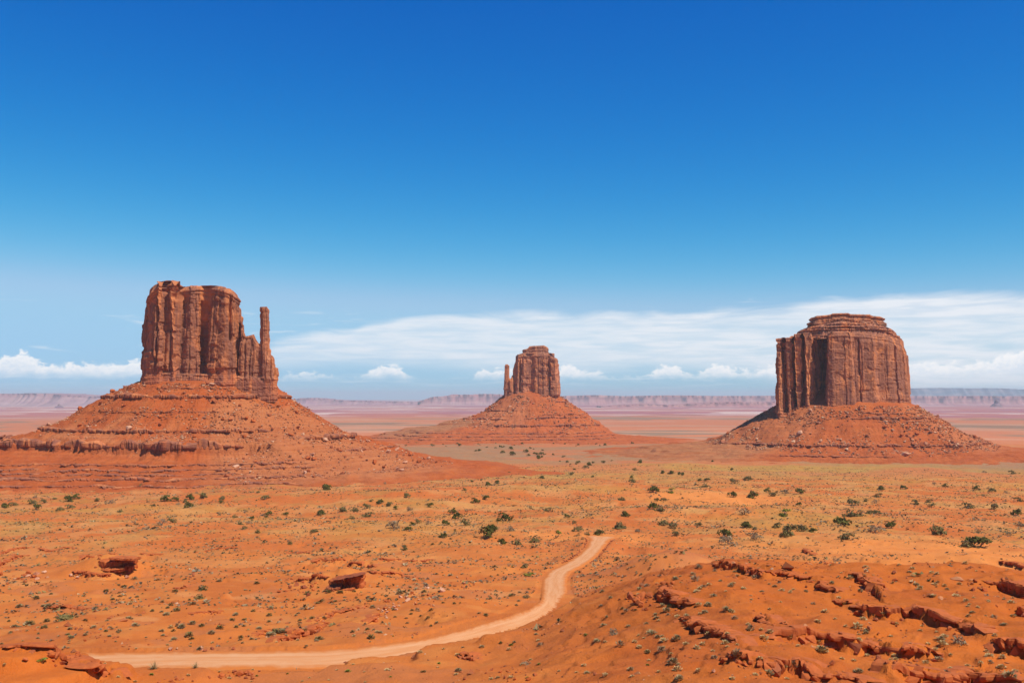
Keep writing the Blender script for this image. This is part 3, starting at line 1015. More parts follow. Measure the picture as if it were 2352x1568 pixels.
def talus(cx, cy, rx, ry, prof, ledges, rows, cols, seed, rmax, inner, col, far_tint=None, rubble=1.0, pale=()):
    """debris apron round a butte; prof = tables for right, front, left; ledges = (z, height, window, where)"""
    a0 = np.linspace(-math.pi * 1.06, math.pi * 0.06, cols)          # towards the viewer
    a1 = np.linspace(math.pi * 0.06, math.pi * 0.94, 40)[1:-1]
    th = np.concatenate([a0, a1])
    n = len(th)
    ce, se = np.cos(th), np.sin(th)
    rc = 1 / np.sqrt((ce / rx) ** 2 + (se / ry) ** 2)
    fr = np.linspace(0, 1, rows)
    rho = np.where(fr < 0.08, -inner * (1 - fr / 0.08), rmax * ((fr - 0.08) / 0.92) ** 1.12)
    TH, RHO = np.meshgrid(th, rho)
    RC_ = np.broadcast_to(rc[None], TH.shape)
    r = np.maximum(RC_ + RHO, 2.0)
    x = cx + r * np.cos(TH); y = cy + r * np.sin(TH)
    wr = np.clip(np.cos(TH), 0, 1) ** 2; wl = np.clip(-np.cos(TH), 0, 1) ** 2; wf = 1 - wr - wl
    # gullies and spurs: the distance out is warped per direction
    warp = 1 + 0.13 * fbm2(x / 80, y / 80, 3, seed) + 0.05 * noise2(TH * 9, RHO / 160, seed + 1)
    z = 0
    for w, t in ((wr, prof[0]), (wf, prof[1]), (wl, prof[2])):
        z = z + w * np.interp(RHO * warp, [p[0] for p in t], [p[1] for p in t])
    z = z + CAMZ
    dr = np.zeros_like(z)
    dark = np.zeros_like(z)
    for i, (zk, h, W, a, b) in enumerate(ledges):
        h = 0.7 * h
        zz = zk + CAMZ + 1.3 * noise2(TH * 9, TH * 0 + i, seed + 3) + 0.5 * noise2(TH * 60, TH * 0 + i, seed + 5)
        A = sst(-0.55, 0.05, fbm2(TH * 7, RHO / 400 + i, 2, seed + 4)) if a is None else sst(a - 0.05, a + 0.08, TH) * sst(b + 0.05, b - 0.08, TH)
        A = A * (0.55 + 0.45 * sst(-0.3, 0.2, noise2(TH * 45, TH * 0 + 3 * i, seed + 6)))
        t = (z - zz) / W
        m = np.abs(t) < 1
        z = z + np.where(m, A * h * (0.5 * np.tanh(t * 40) - 0.5 * t), 0)
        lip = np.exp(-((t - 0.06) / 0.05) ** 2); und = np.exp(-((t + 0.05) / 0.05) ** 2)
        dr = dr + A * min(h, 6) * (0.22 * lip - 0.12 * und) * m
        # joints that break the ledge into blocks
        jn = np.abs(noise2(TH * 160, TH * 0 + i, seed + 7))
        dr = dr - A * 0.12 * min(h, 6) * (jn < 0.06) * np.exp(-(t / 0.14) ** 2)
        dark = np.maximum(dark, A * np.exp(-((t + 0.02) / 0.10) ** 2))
    sl = sst(-5, 20, RHO) * (1 - sst(0.55 * rmax, 0.95 * rmax, RHO))
    z = z + rubble * sl * (1.2 * fbm2(x / 9, y / 9, 3, seed + 8) + 1.5 * fbm2(x / 30, y / 30, 2, seed + 18) + 0.5 * noise2(TH * 30, RHO / 60, seed + 9) * sst(10, 60, RHO))
    r2 = r + dr
    x = cx + r2 * np.cos(TH); y = cy + r2 * np.sin(TH)
    # let the rim dive under the plain
    gz = base_z(x, y)
    z = z - sst(0.82, 1.0, RHO / rmax) * np.maximum(z - gz + 3, 0) * 1.05
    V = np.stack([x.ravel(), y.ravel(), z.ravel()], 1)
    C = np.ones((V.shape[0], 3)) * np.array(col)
    nn = fbm2(x / 45, y / 45, 4, seed + 10).ravel()[:, None]
    C = C + (np.array((0.50, 0.155, 0.052)) - C) * sst(0.0, 0.5, nn) * 0.6
    for (ta, tb, r0, r1, pc, st) in pale:
        w = (sst(ta - 0.15, ta + 0.1, TH) * sst(tb + 0.15, tb - 0.1, TH) * sst(r0 - 20, r0 + 15, RHO + 25 * nn.reshape(TH.shape)) * sst(r1 + 30, r1 - 20, RHO + 25 * nn.reshape(TH.shape))).ravel()[:, None]
        C = C + (np.array(pc) - C) * w * st
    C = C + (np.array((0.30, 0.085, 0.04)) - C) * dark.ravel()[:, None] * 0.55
    if far_tint is not None:
        w = sst(0.55, 0.95, RHO / rmax + 0.12 * nn.reshape(TH.shape)).ravel()[:, None]
        C = C + (np.array(far_tint) - C) * w
    C = C * np.array((0.96, 0.84, 0.66))
    F = grid_faces(rows, n, wrap=True)[:, ::-1]
    return V, F, C, (th, rho, rc, z.reshape(rows, n), x.reshape(rows, n), y.reshape(rows, n))


def place(o_xy, parts):
    return [(v + np.array([o_xy[0], o_xy[1], 0]), F, c) for v, F, c in parts]


TALUS_INFO = {}


def sc(u, u0, k):
    return (u - u0) * k


def butte_west():
    D, u0 = 1300.0, 480.0
    k = D / FL
    cx = (u0 - IW / 2) * k; cy = D
    Zv = lambda v: CAMZ + (HZ - v) * k
    root = obj('butte', None, loc=(0, 0, 0), label='tall red sandstone butte with a thin thumb spire, nearest the left edge', cat='butte',
               group='sandstone buttes of the valley')
    main = [(-88, 2), (-87, -24), (-82, -40), (-64, -46), (-58, -34), (-46, -47), (-38, -36), (-26, -44), (-16, -38), (-6, -30), (2, -46), (18, -52),
            (33, -46), (41, -30), (44, -4), (38, 34), (2, 50), (-52, 46), (-86, 26)]
    top = topline([(-92, Zv(700)), (-86, Zv(678)), (-80, Zv(668)), (-66, Zv(655)), (-56, Zv(651)), (-44, Zv(653)), (-40, Zv(665)), (-28, Zv(664)), (-8, Zv(661)),
                   (8, Zv(664)), (24, Zv(671)), (36, Zv(679)), (44, Zv(684))])
    t1 = tower_at((cx, D), main, Zv(890), top, 0.95, 11, steps=(0.62, 3.5), big=17, small=5.5, amp=1.1, col=(0.41, 0.14, 0.062), base_band=26, top_band=15, taper=0.035,
               cracks=[(-70, 5, 1.6, Zv(850), Zv(690)), (-48, 8, 2.0, Zv(850), Zv(680)), (-12, 6, 1.4, Zv(840), Zv(700)), (28, 5, 1.3, Zv(790), Zv(690)), (-28, 4, 1.2, Zv(860), Zv(720))], round_top=2.4)
    shoulder = [(34, -28), (40, -44), (56, -46), (64, -38), (72, -44), (82, -40), (89, -28), (88, 4), (74, 20), (40, 22)]
    top2 = topline([(34, Zv(735)), (42, Zv(760)), (46, Zv(778)), (52, Zv(776)), (58, Zv(773)), (63, Zv(790)), (70, Zv(800)), (78, Zv(815)), (84, Zv(822)), (90, Zv(845))])
    t2 = tower_at((cx, D), shoulder, Zv(905), top2, 0.95, 31, steps=(0.62, 2.5), big=9, small=4, amp=0.75, base_band=21, top_band=4, taper=0.03, round_top=2.0,
               cracks=[(66, 4, 1.0, Zv(880), Zv(800)), (46, 3, 1.0, Zv(870), Zv(780))], col=(0.52, 0.20, 0.09))
    skirt = [(-88, 0), (-87, -28), (-78, -43), (-40, -47), (10, -51), (50, -47), (84, -42), (89, -26), (88, 6), (60, 30), (0, 52), (-60, 48), (-88, 28)]
    t3 = tower_at((cx, D), skirt, Zv(922), topline([(-92, Zv(857)), (0, Zv(862)), (60, Zv(868)), (93, Zv(872))]), 0.9, 37, steps=(0.7, 4), big=8, small=3.2, amp=0.8,
               base_band=40, top_band=3, taper=0.05, round_top=1.0, base_col=(0.41, 0.12, 0.052))
    v, f, c = join(place((cx, cy), [t1, t2, t3]))
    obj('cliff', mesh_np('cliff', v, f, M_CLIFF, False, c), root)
    th = [(65.0, -35), (70, -42), (78, -41), (81, -31), (76, -22), (67, -25)]
    t4 = tower_at((cx, D), th, Zv(870), topline([(60, Zv(711)), (90, Zv(712))]), 0.8, 41, steps=(0.45, 0.8), big=6, small=3.2, amp=0.5, taper=0.013,
               base_band=2, top_band=2, round_top=1.0, lean=(-0.025, 0.0), col=(0.47, 0.17, 0.075))
    v, f, c = join(place((cx, cy), [t4]))
    z = v[:, 2]
    bul = np.exp(-((z - Zv(716)) / 3.0) ** 2) * 0.04 - np.exp(-((z - Zv(723)) / 1.6) ** 2) * 0.10
    mx, my = cx + 84.0, cy - 32
    v[:, 0] += (v[:, 0] - mx) * bul; v[:, 1] += (v[:, 1] - my) * bul
    obj('spire', mesh_np('spire', v, f, M_CLIFF, False, c), root)
    prof = ([(-80, 40), (-25, 14), (0, 9), (23, -10), (68, -38), (99, -52), (147, -69), (204, -83), (300, -97), (420, -108)],
            [(-80, 40), (-20, 22), (0, 18), (38, -3), (92, -43), (124, -56), (132, -67), (156, -76), (240, -91), (330, -103), (420, -110)],
            [(-80, 40), (-25, 22), (0, 18), (39, -1), (81, -27), (138, -51), (183, -61), (260, -73), (360, -95), (420, -108)])
    led = [(9, 2.6, 6, None, 0), (-3, 5.0, 9, None, 0), (-21, 2.0, 6, None, 0), (-43, 5.0, 8, None, 0), (-61, 12.0, 12, -3.4, -0.9), (-53, 4.0, 6, -0.65, 0.1), (-76.5, 3.0, 3.6, -3.4, -0.8),
           (-81.5, 2.6, 3, -3.4, -0.7), (-86, 3.0, 3, -3.4, -0.8), (-91, 2.2, 3, -3.4, -1.0)]
    V, F, C, info = talus(cx, cy, 91, 50, prof, led, 250, 620, 51, 420, 40, (0.44, 0.112, 0.034), (0.50, 0.135, 0.038), 1.0,
                          pale=((-1.25, -0.2, 40, 260, (0.50, 0.205, 0.095), 0.75), (-2.6, -1.5, 96, 122, (0.55, 0.26, 0.13), 0.55)))
    slope = obj('talus_slope', mesh_np('talus_slope', V, F, M_TALUS, True, C), root)
    TALUS_INFO['west'] = (info, slope)


def butte_east():
    D, u0 = 2700.0, 1220.0
    k = D / FL
    cx = (u0 - IW / 2) * k; cy = D
    Zv = lambda v: CAMZ + (HZ - v) * k
    root = obj('butte', None, label='small distant butte with a slim spire on its left side, in the middle', cat='butte', group='sandstone buttes of the valley')
    X = lambda u: (u - u0) * k
    main = [(X(1174), 0), (X(1175), -26), (X(1186), -44), (X(1204), -50), (X(1215), -42), (X(1228), -52), (X(1252), -54), (X(1262), -42), (X(1276), -44), (X(1283), -22), (X(1282), 20), (X(1250), 52), (X(1200), 50)]
    top = topline([(X(1174), Zv(842)), (X(1180), Zv(824)), (X(1188), Zv(816)), (X(1200), Zv(813)), (X(1262), Zv(812)), (X(1278), Zv(814)), (X(1283), Zv(826))])
    t1 = tower_at((cx, D), main, Zv(920), top, 1.6, 111, steps=(1.3, 6), big=22, small=8, amp=1.15, base_band=16, top_band=14, taper=0.045, round_top=5,
               cracks=[(X(1193), 6, 2.5, Zv(900), Zv(835)), (X(1226), 5, 2, Zv(900), Zv(840)), (X(1264), 6, 2.0, Zv(895), Zv(820))], col=(0.47, 0.175, 0.085))
    cap = [(X(1199), -8), (X(1205), -34), (X(1232), -40), (X(1257), -34), (X(1261), -6), (X(1250), 24), (X(1212), 24)]
    t2 = tower_at((cx, D), cap, Zv(815), topline([(X(1199), Zv(804)), (X(1212), Zv(803)), (X(1216), Zv(797)), (X(1250), Zv(795)), (X(1261), Zv(801))]), 1.3, 121,
               steps=(1.3, 5), big=9, small=5, amp=0.9, base_band=5, top_band=30, taper=-0.06, round_top=1.5, top_col=(0.48, 0.22, 0.12), base_col=(0.30, 0.12, 0.07))
    sh = [(X(1157), -20), (X(1160), -34), (X(1176), -38), (X(1186), -20), (X(1180), 10), (X(1162), 8)]
    t3 = tower_at((cx, D), sh, Zv(925), topline([(X(1157), Zv(866)), (X(1168), Zv(868)), (X(1174), Zv(871)), (X(1180), Zv(862))]), 1.6, 131, steps=(1.3, 4), big=12, small=6, amp=0.7, base_band=14,
               top_band=5, round_top=1.5, col=(0.48, 0.18, 0.085))
    v, f, c = join(place((cx, cy), [t1, t2, t3]))
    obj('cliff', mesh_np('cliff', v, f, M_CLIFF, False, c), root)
    sp = [(X(1156.5), -22), (X(1158), -32), (X(1166.5), -33), (X(1169.5), -24), (X(1164), -16)]
    t4 = tower_at((cx, D), sp, Zv(895), topline([(-200, Zv(838)), (200, Zv(838))]), 1.4, 141, steps=(1.0, 2), big=9, small=5, amp=0.45, taper=0.028, base_band=2, top_band=2, round_top=1.2, lean=(0.02, 0))
    v, f, c = join(place((cx, cy), [t4]))
    obj('spire', mesh_np('spire', v, f, M_CLIFF, False, c), root)
    prof = ([(-60, 30), (-15, 6), (0, 1), (40, -26), (90, -62), (136, -91), (160, -106), (260, -115), (420, -124)],
            [(-60, 30), (-15, 12), (0, 6), (45, -32), (110, -82), (140, -98), (220, -112), (420, -126)],
            [(-60, 30), (-15, 8), (0, 2), (50, -44), (84, -56), (185, -80), (300, -101), (360, -110), (480, -125)])
    led = [(-16, 4, 9, None, 0), (-38, 5, 9, None, 0), (-54, 5, 8, None, 0), (-76, 6, 8, None, 0), (-92, 4, 6, None, 0), (-101, 3, 4, -3.3, 0), (-107, 3, 4, -3.3, 0)]
    V, F, C, info = talus(cx, cy, 74, 52, prof, led, 150, 380, 151, 470, 40, (0.45, 0.125, 0.045), (0.50, 0.145, 0.05), 1.3,
                          pale=((-2.6, -1.7, 0, 120, (0.50, 0.20, 0.10), 0.6), (-3.4, -2.6, 110, 330, (0.36, 0.215, 0.13), 0.7)))
    slope = obj('talus_slope', mesh_np('talus_slope', V, F, M_TALUS, True, C), root)
    TALUS_INFO['east'] = (info, slope)


def butte_right():
    D, u0 = 1850.0, 1938.0
    k = D / FL
    cx = (u0 - IW / 2) * k; cy = D
    Zv = lambda v: CAMZ + (HZ - v) * k
    X = lambda u: (u - u0) * k
    root = obj('butte', None, label='broad flat topped butte with a dark shadowed alcove, near the right edge', cat='butte', group='sandstone buttes of the valley')
    # the outline looks foreshortened: this butte stands right of the line of sight
    main = [(X(1897), -30), (X(1893), -62), (X(1896), -90), (X(1914), -97), (X(1962), -101), (X(1968), -94), (X(2012), -93), (X(2018), -86), (X(2052), -82), (X(2072), -66),
            (X(2088), -34), (X(2092), 10), (X(2080), 66), (X(1990), 100), (X(1900), 80), (X(1880), 0)]
    top = topline([(X(1880), Zv(762)), (X(1900), Zv(770)), (X(1938), Zv(768)), (X(2000), Zv(772)), (X(2050), Zv(778)), (X(2078), Zv(784)), (X(2092), Zv(800))])
    t1 = tower_at((cx, D), main, Zv(950), top, 1.15, 211, steps=(0.9, 5), big=27, small=8, amp=0.75, base_band=15, top_band=16, taper=0.045, round_top=7,
               cracks=[(X(1968), 2.5, 1.2, Zv(900), Zv(800)), (X(2030), 2.5, 1.2, Zv(900), Zv(800))], col=(0.47, 0.175, 0.085))
    left = [(X(1787), 14), (X(1785), -44), (X(1788), -68), (X(1797), -60), (X(1808), -44), (X(1811), -68), (X(1820), -60), (X(1829), -46), (X(1832), -72), (X(1841), -62), (X(1849), -48), (X(1852), -76),
            (X(1864), -64), (X(1876), -50), (X(1881), -28), (X(1888), -14), (X(1900), -4), (X(1905), 40), (X(1850), 80), (X(1800), 60)]
    topl = topline([(X(1786), Zv(783)), (X(1800), Zv(780)), (X(1822), Zv(780)), (X(1830), Zv(772)), (X(1905), Zv(766))])
    t2 = tower_at((cx, D), left, Zv(955), topl, 1.15, 221, steps=(0.8, 5), big=15, small=6, amp=1.1, base_band=8, top_band=10, taper=0.03, round_top=3,
               cracks=[(X(1872), 4, 2, Zv(870), Zv(775))], col=(0.66, 0.24, 0.085))
    up = [(X(1822), 10), (X(1828), -22), (X(1858), -44), (X(1900), -66), (X(1950), -76), (X(2010), -70), (X(2050), -50), (X(2068), -16), (X(2062), 40), (X(1980), 74), (X(1880), 60)]
    t3 = tower_at((cx, D), up, Zv(782), topline([(X(1822), Zv(768)), (X(1835), Zv(762)), (X(1870), Zv(752)), (X(1938), Zv(744)), (X(2030), Zv(752)), (X(2052), Zv(760)), (X(2068), Zv(772))]), 0.8, 231,
               steps=(0.9, 5), big=10, small=5, amp=1.5, base_band=60, top_band=30, taper=0.28, round_top=3, base_col=(0.42, 0.16, 0.085), top_col=(0.47, 0.20, 0.11))
    up2 = [(X(1845), 4), (X(1858), -30), (X(1900), -52), (X(1950), -62), (X(2000), -54), (X(2038), -34), (X(2048), 0), (X(2030), 40), (X(1960), 60), (X(1880), 46)]
    t3b = tower_at((cx, D), up2, Zv(764), topline([(X(1845), Zv(752)), (X(1880), Zv(744)), (X(1938), Zv(728)), (X(1990), Zv(738)), (X(2048), Zv(752))]), 0.8, 236, steps=(0.9, 5), big=9, small=4, amp=1.5,
                base_band=60, top_band=30, taper=0.5, round_top=3, base_col=(0.44, 0.18, 0.095), top_col=(0.50, 0.24, 0.13))
    cap = [(X(1858), 4), (X(1860), -22), (X(1874), -36), (X(1910), -42), (X(1950), -44), (X(1998), -40), (X(2028), -30), (X(2037), -8), (X(2030), 28), (X(1960), 46), (X(1880), 36)]
    t4 = tower_at((cx, D), cap, Zv(748), topline([(X(1858), Zv(733)), (X(1872), Zv(731)), (X(1876), Zv(729)), (X(1910), Zv(727)), (X(1914), Zv(724)), (X(1950), Zv(723)), (X(1956), Zv(726)), (X(2000), Zv(726)), (X(2006), Zv(729)), (X(2037), Zv(731))]), 0.75, 241, steps=(0.8, 4), big=12, small=4.5, amp=1.7,
               base_band=5, top_band=30, taper=-0.05, round_top=1.6, top_col=(0.52, 0.26, 0.14), base_col=(0.36, 0.16, 0.09))
    v, f, c = join(place((cx, cy), [t1, t2, t3, t3b]))
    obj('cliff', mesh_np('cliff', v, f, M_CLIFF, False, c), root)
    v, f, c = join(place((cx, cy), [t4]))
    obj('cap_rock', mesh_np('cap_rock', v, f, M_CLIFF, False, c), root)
    prof = ([(-90, 30), (-25, -8), (0, -17), (48, -46), (88, -70), (128, -87), (210, -103), (330, -112), (450, -118)],
            [(-90, 30), (-25, -2), (0, -13), (40, -40), (95, -78), (128, -94), (150, -101), (230, -109), (330, -114), (450, -118)],
            [(-90, 30), (-25, -8), (0, -18), (38, -41), (86, -66), (118, -82), (230, -98), (350, -109), (450, -116)])
    led = [(-36, 4, 8, -2.0, -0.5), (-41, 4, 7, -1.9, -0.4), (-60, 2.5, 7, None, 0), (-84, 5, 8, None, 0), (-98, 3, 5, None, 0), (-52, 3, 6, -0.9, 0.1)]
    V, F, C, info = talus(cx, cy, 124, 96, prof, led, 185, 480, 251, 460, 60, (0.44, 0.120, 0.040), (0.50, 0.14, 0.042), 1.15,
                          pale=((-3.4, -2.2, 0, 90, (0.50, 0.20, 0.095), 0.6), (-0.9, 0.1, 10, 150, (0.50, 0.20, 0.10), 0.6), (-3.4, -2.4, 110, 330, (0.42, 0.225, 0.12), 0.7)))
    slope = obj('talus_slope', mesh_np('talus_slope', V, F, M_TALUS, True, C), root)
    TALUS_INFO['right'] = (info, slope)


butte_west()
butte_east()
butte_right()


# ------------------------------------------------------------------ far mesas on the skyline
def far_mesa(name, label, D, pts, depth, cliff, seed, c_top, c_slope, n=420):
    """a long table of rock: pts = (u, v of its rim); cliff = share of the height that is cliff"""
    k = D / FL
    us = np.linspace(pts[0][0], pts[-1][0], n)
    vt = np.interp(us, [p[0] for p in pts], [p[1] for p in pts])
    xs = (us - IW / 2) * k
    zt = CAMZ + (HZ - vt) * k
    zt = zt + (0.01 if name == 'mountain' else 0.06) * (zt - zt.min() + 30) * noise2(us / 9, us * 0, seed)
    zg = base_z(xs, np.full(n, D)) - 10
    rows = [(0, 1.0, 1.0), (0, 1.0, 0.97), (0.01, 1 - 0.5 * cliff, 0.8), (0.02, 1 - cliff, 0.6), (0.12, 0.55 * (1 - cliff), 0.35), (0.25, 0.25 * (1 - cliff), 0.15), (0.5, -0.02, 0.0)]
    V = []; C = []
    wig = depth * (0.14 * fbm2(us / 60, us * 0, 3, seed + 1) + 0.05 * noise2(us / 14, us * 0, seed + 2))
    back = np.stack([xs, np.full(n, D + depth * 1.4), zg], 1)
    bt = np.stack([xs, np.full(n, D + depth * 1.2), zt], 1)
    V += [back, bt]; C += [np.tile(c_slope, (n, 1)), np.tile(c_top, (n, 1))]
    for i, (out, h, cw) in enumerate(rows):
        gul = (0.02 if name == 'mountain' else 0.10) * depth * np.abs(noise2(us / 9, us * 0 + 0.3 * i, seed + 3)) * (0.1 + out * 1.6)
        y = D + wig * (1 - 0.3 * out) - out * depth - gul
        z = zg + h * (zt - zg) - (0.06 * (zt - zg) * np.abs(noise2(us / 7, us * 0 + i, seed + 4)) if 1 < i < 6 and name != 'mountain' else 0)
        V.append(np.stack([xs, y, z], 1))
        cc = np.array(c_top) * cw + np.array(c_slope) * (1 - cw)
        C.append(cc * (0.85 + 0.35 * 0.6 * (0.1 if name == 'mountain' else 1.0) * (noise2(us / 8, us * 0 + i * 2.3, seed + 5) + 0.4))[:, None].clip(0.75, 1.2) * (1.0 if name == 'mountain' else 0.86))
    V = np.concatenate(V); C = np.concatenate(C)
    F = grid_faces(2 + len(rows), n)
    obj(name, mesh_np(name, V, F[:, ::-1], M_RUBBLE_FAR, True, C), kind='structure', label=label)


def mat_far():
    m, T = new_mat('far_mesa_rock')
    a = T.n('ShaderNodeAttribute', attribute_name='Col')
    g = T.n('ShaderNodeNewGeometry').outputs['Position']
    n1 = T.noise(T.scalev(g, (0.002, 0.002, 0.02)), 1.0, 4, 0.6)
    c = T.mix(T.step(n1, 0.4, 0.65, 0.0, 0.35), a.outputs[0], (0.50, 0.33, 0.28, 1))
    principled(T, c, 0.95, spec=0.05)
    return m


M_RUBBLE_FAR = mat_far()
far_mesa('mesa', 'long lilac plateau on the skyline at the far left', 21000, [(-260, 902), (-60, 905), (60, 903.5), (110, 904), (180, 909), (260, 913), (330, 917), (430, 925)], 1500, 0.25, 301, (0.36, 0.17, 0.18), (0.42, 0.24, 0.23))
far_mesa('mesa', 'low broken mesa with knobs left of the middle butte', 25000, [(960, 922), (985, 914), (992, 911), (1020, 909.5), (1028, 908), (1040, 905), (1060, 906.5), (1085, 905.5), (1120, 904), (1160, 906), (1200, 908), (1290, 909)], 900, 0.6, 311, (0.44, 0.17, 0.15), (0.44, 0.18, 0.17))
far_mesa('mesa', 'long pink cliff line between the middle and right buttes', 24000, [(1270, 912), (1300, 909), (1370, 907), (1440, 909.5), (1520, 908), (1560, 907.5), (1640, 909), (1720, 909), (1800, 908.5), (1830, 909)], 1100, 0.55, 321, (0.45, 0.19, 0.16), (0.46, 0.19, 0.17))
far_mesa('mesa', 'low pink bench in front of the long cliff line', 17000, [(1380, 933), (1430, 929.5), (1480, 927.5), (1540, 930), (1620, 925.5), (1640, 924), (1680, 923), (1740, 923), (1800, 922), (1850, 924)], 700, 0.5, 331, (0.42, 0.17, 0.15), (0.45, 0.18, 0.16))
far_mesa('mesa', 'pink cliff line behind the right edge of the flat butte', 23000, [(2020, 910), (2090, 909), (2180, 909.5), (2260, 909), (2352, 910), (2480, 908), (2640, 909)], 1100, 0.65, 341, (0.44, 0.18, 0.16), (0.45, 0.18, 0.165))
far_mesa('mesa', 'low violet ridge left of the middle plain', 24000, [(640, 924), (672, 917), (690, 914), (712, 913.5), (740, 915), (780, 919), (880, 921), (960, 923)], 800, 0.4, 351, (0.36, 0.16, 0.17), (0.42, 0.2, 0.2))
far_mesa('mountain', 'flat blue mountain on the skyline beyond the right butte', 33000, [(1900, 906), (2020, 898), (2096, 892), (2150, 890.5), (2230, 891.5), (2290, 891), (2352, 894), (2500, 897), (2700, 904)], 3000, 0.1, 361, (0.10, 0.15, 0.20), (0.12, 0.16, 0.20))  # part of the distance haze is painted into this bluish rock colour


def far_knob(u, v0, v1, wpx, D, label, seed):
    k = D / FL
    x = (u - IW / 2) * k; w = wpx * k
    zb, zt = CAMZ + (HZ - v0) * k, CAMZ + (HZ - v1) * k
    n = 24
    th = np.linspace(0, 2 * math.pi, n, endpoint=False)
    rows = [(1.9, 0.0), (1.1, 0.35), (0.62, 0.5), (0.52, 0.85), (0.3, 1.0), (0.0, 1.02)]
    V = []; C = []
    for rr, h in rows:
        rad = 0.5 * w * rr * (1 + 0.25 * noise2(np.cos(th) * 2 + 9, np.sin(th) * 2 + h * 3, seed))
        V.append(np.stack([x + rad * np.cos(th), D + rad * np.sin(th), zb + (zt - zb) * (h + 0 * th)], 1))
        C.append(np.tile((0.17, 0.10, 0.12), (n, 1)))
    obj('mesa', mesh_np('mesa', np.concatenate(V), grid_faces(len(rows), n, True), M_RUBBLE_FAR, False, np.concatenate(C)), kind='structure', label=label)


far_knob(2287, 934, 918, 15, 15000, 'tiny dark pointed butte in front of the right cliff line', 3)
far_knob(138, 936, 927, 12, 15000, 'tiny pale knoll on the far left plain', 4)

# ------------------------------------------------------------------ rock bands across the debris slopes
def rock_bands(key, bands, mat, seed):
    info, root = TALUS_INFO[key]
    th, rho, rc, z, X, Y = info
    cx = None
    n = z.shape[1]
    front = np.nonzero((th > -math.pi * 1.055) & (th < math.pi * 0.055))[0]
    thf = th[front]
    for bi, (zk, h, out, a, b, name) in enumerate(bands):
        sd = seed + 17 * bi
        # contour of the slope at this height
        zz = CAMZ + zk + 1.2 * noise2(thf * 8, thf * 0 + bi, sd)
        px = np.empty(len(front)); py = np.empty(len(front)); ok = np.zeros(len(front), bool)
        for q, j in enumerate(front):
            col = z[:, j]
            k = np.nonzero((col[:-1] >= zz[q]) & (col[1:] < zz[q]) & (rho[:-1] > 4))[0]
            if len(k):
                i = k[0]
                f = (col[i] - zz[q]) / (col[i] - col[i + 1] + 1e-9)
                px[q] = X[i, j] + f * (X[i + 1, j] - X[i, j]); py[q] = Y[i, j] + f * (Y[i + 1, j] - Y[i, j]); ok[q] = True
        use = ok & (thf > a) & (thf < b)
        if use.sum() < 8:
            continue
        p = np.stack([px[use], py[use], zz[use]], 1)
        s = np.concatenate([[0], np.cumsum(np.linalg.norm(np.diff(p[:, :2], axis=0), axis=1))])
        m = int(s[-1] / (0.9 if key != 'east' else 1.6))
        q = np.linspace(0, s[-1], m)
        p = np.stack([np.interp(q, s, p[:, i]) for i in range(3)], 1)
        for i in range(2):
            ker = np.hanning(15); ker /= ker.sum()
            p[:, i] = np.convolve(np.pad(p[:, i], 7, mode='reflect', reflect_type='odd'), ker, 'valid')
        t = np.gradient(p[:, :2], axis=0)
        t /= np.linalg.norm(t, axis=1, keepdims=True) + 1e-9
        nr = np.stack([t[:, 1], -t[:, 0]], 1)
        c = p[:, :2].mean(0)
        kb, tb, db, nb = columns(q, q[-1] + 1, 5.5, sd + 1)
        g = np.random.default_rng(sd + 2)
        off = g.normal(0, 0.5 * out, nb)[kb] - 1.3 * out * np.exp(-(db / 0.55) ** 2)
        out *= 1.3
        hh = 1.3 * h * np.clip(0.82 + 0.95 * fbm2(q / 45, q * 0, 3, sd + 3), 0.10, 1.3) * g.uniform(0.75, 1.1, nb)[kb]
        hh *= sst(0, 25, q) * sst(0, 25, q[-1] - q)
        o = out * (0.7 + 0.5 * noise2(q / 9, q * 0, sd + 4)) + off
        o = o * np.clip(hh / h * 1.6, 0, 1)
        rowsd = [(-6.0, 0.62, 0), (0.15, 0.55, 1), (1.0, 0.40, 1), (0.95, 0.05, 1), (0.75, -0.12, 1), (-0.35, -0.22, 1), (-0.30, -0.55, 0.6), (0.1, -1.25, 0)]
        V = []; C = []
        for ro, rh, k in rowsd:
            rr = (o * ro if ro > -5 else np.full(m, -6.0) * np.clip(hh / h * 2, 0.05, 1))
            v = np.stack([p[:, 0] + nr[:, 0] * rr, p[:, 1] + nr[:, 1] * rr, p[:, 2] + rh * hh - 0.25], 1)
            V.append(v)
            cc = np.tile((0.42, 0.125, 0.05), (m, 1)) * g.uniform(0.8, 1.15, nb)[kb][:, None]
            C.append(cc)
        V = np.concatenate(V); C = np.concatenate(C)
        obj(name, mesh_np(name, V, grid_faces(len(rowsd), m), mat, False, C), root)


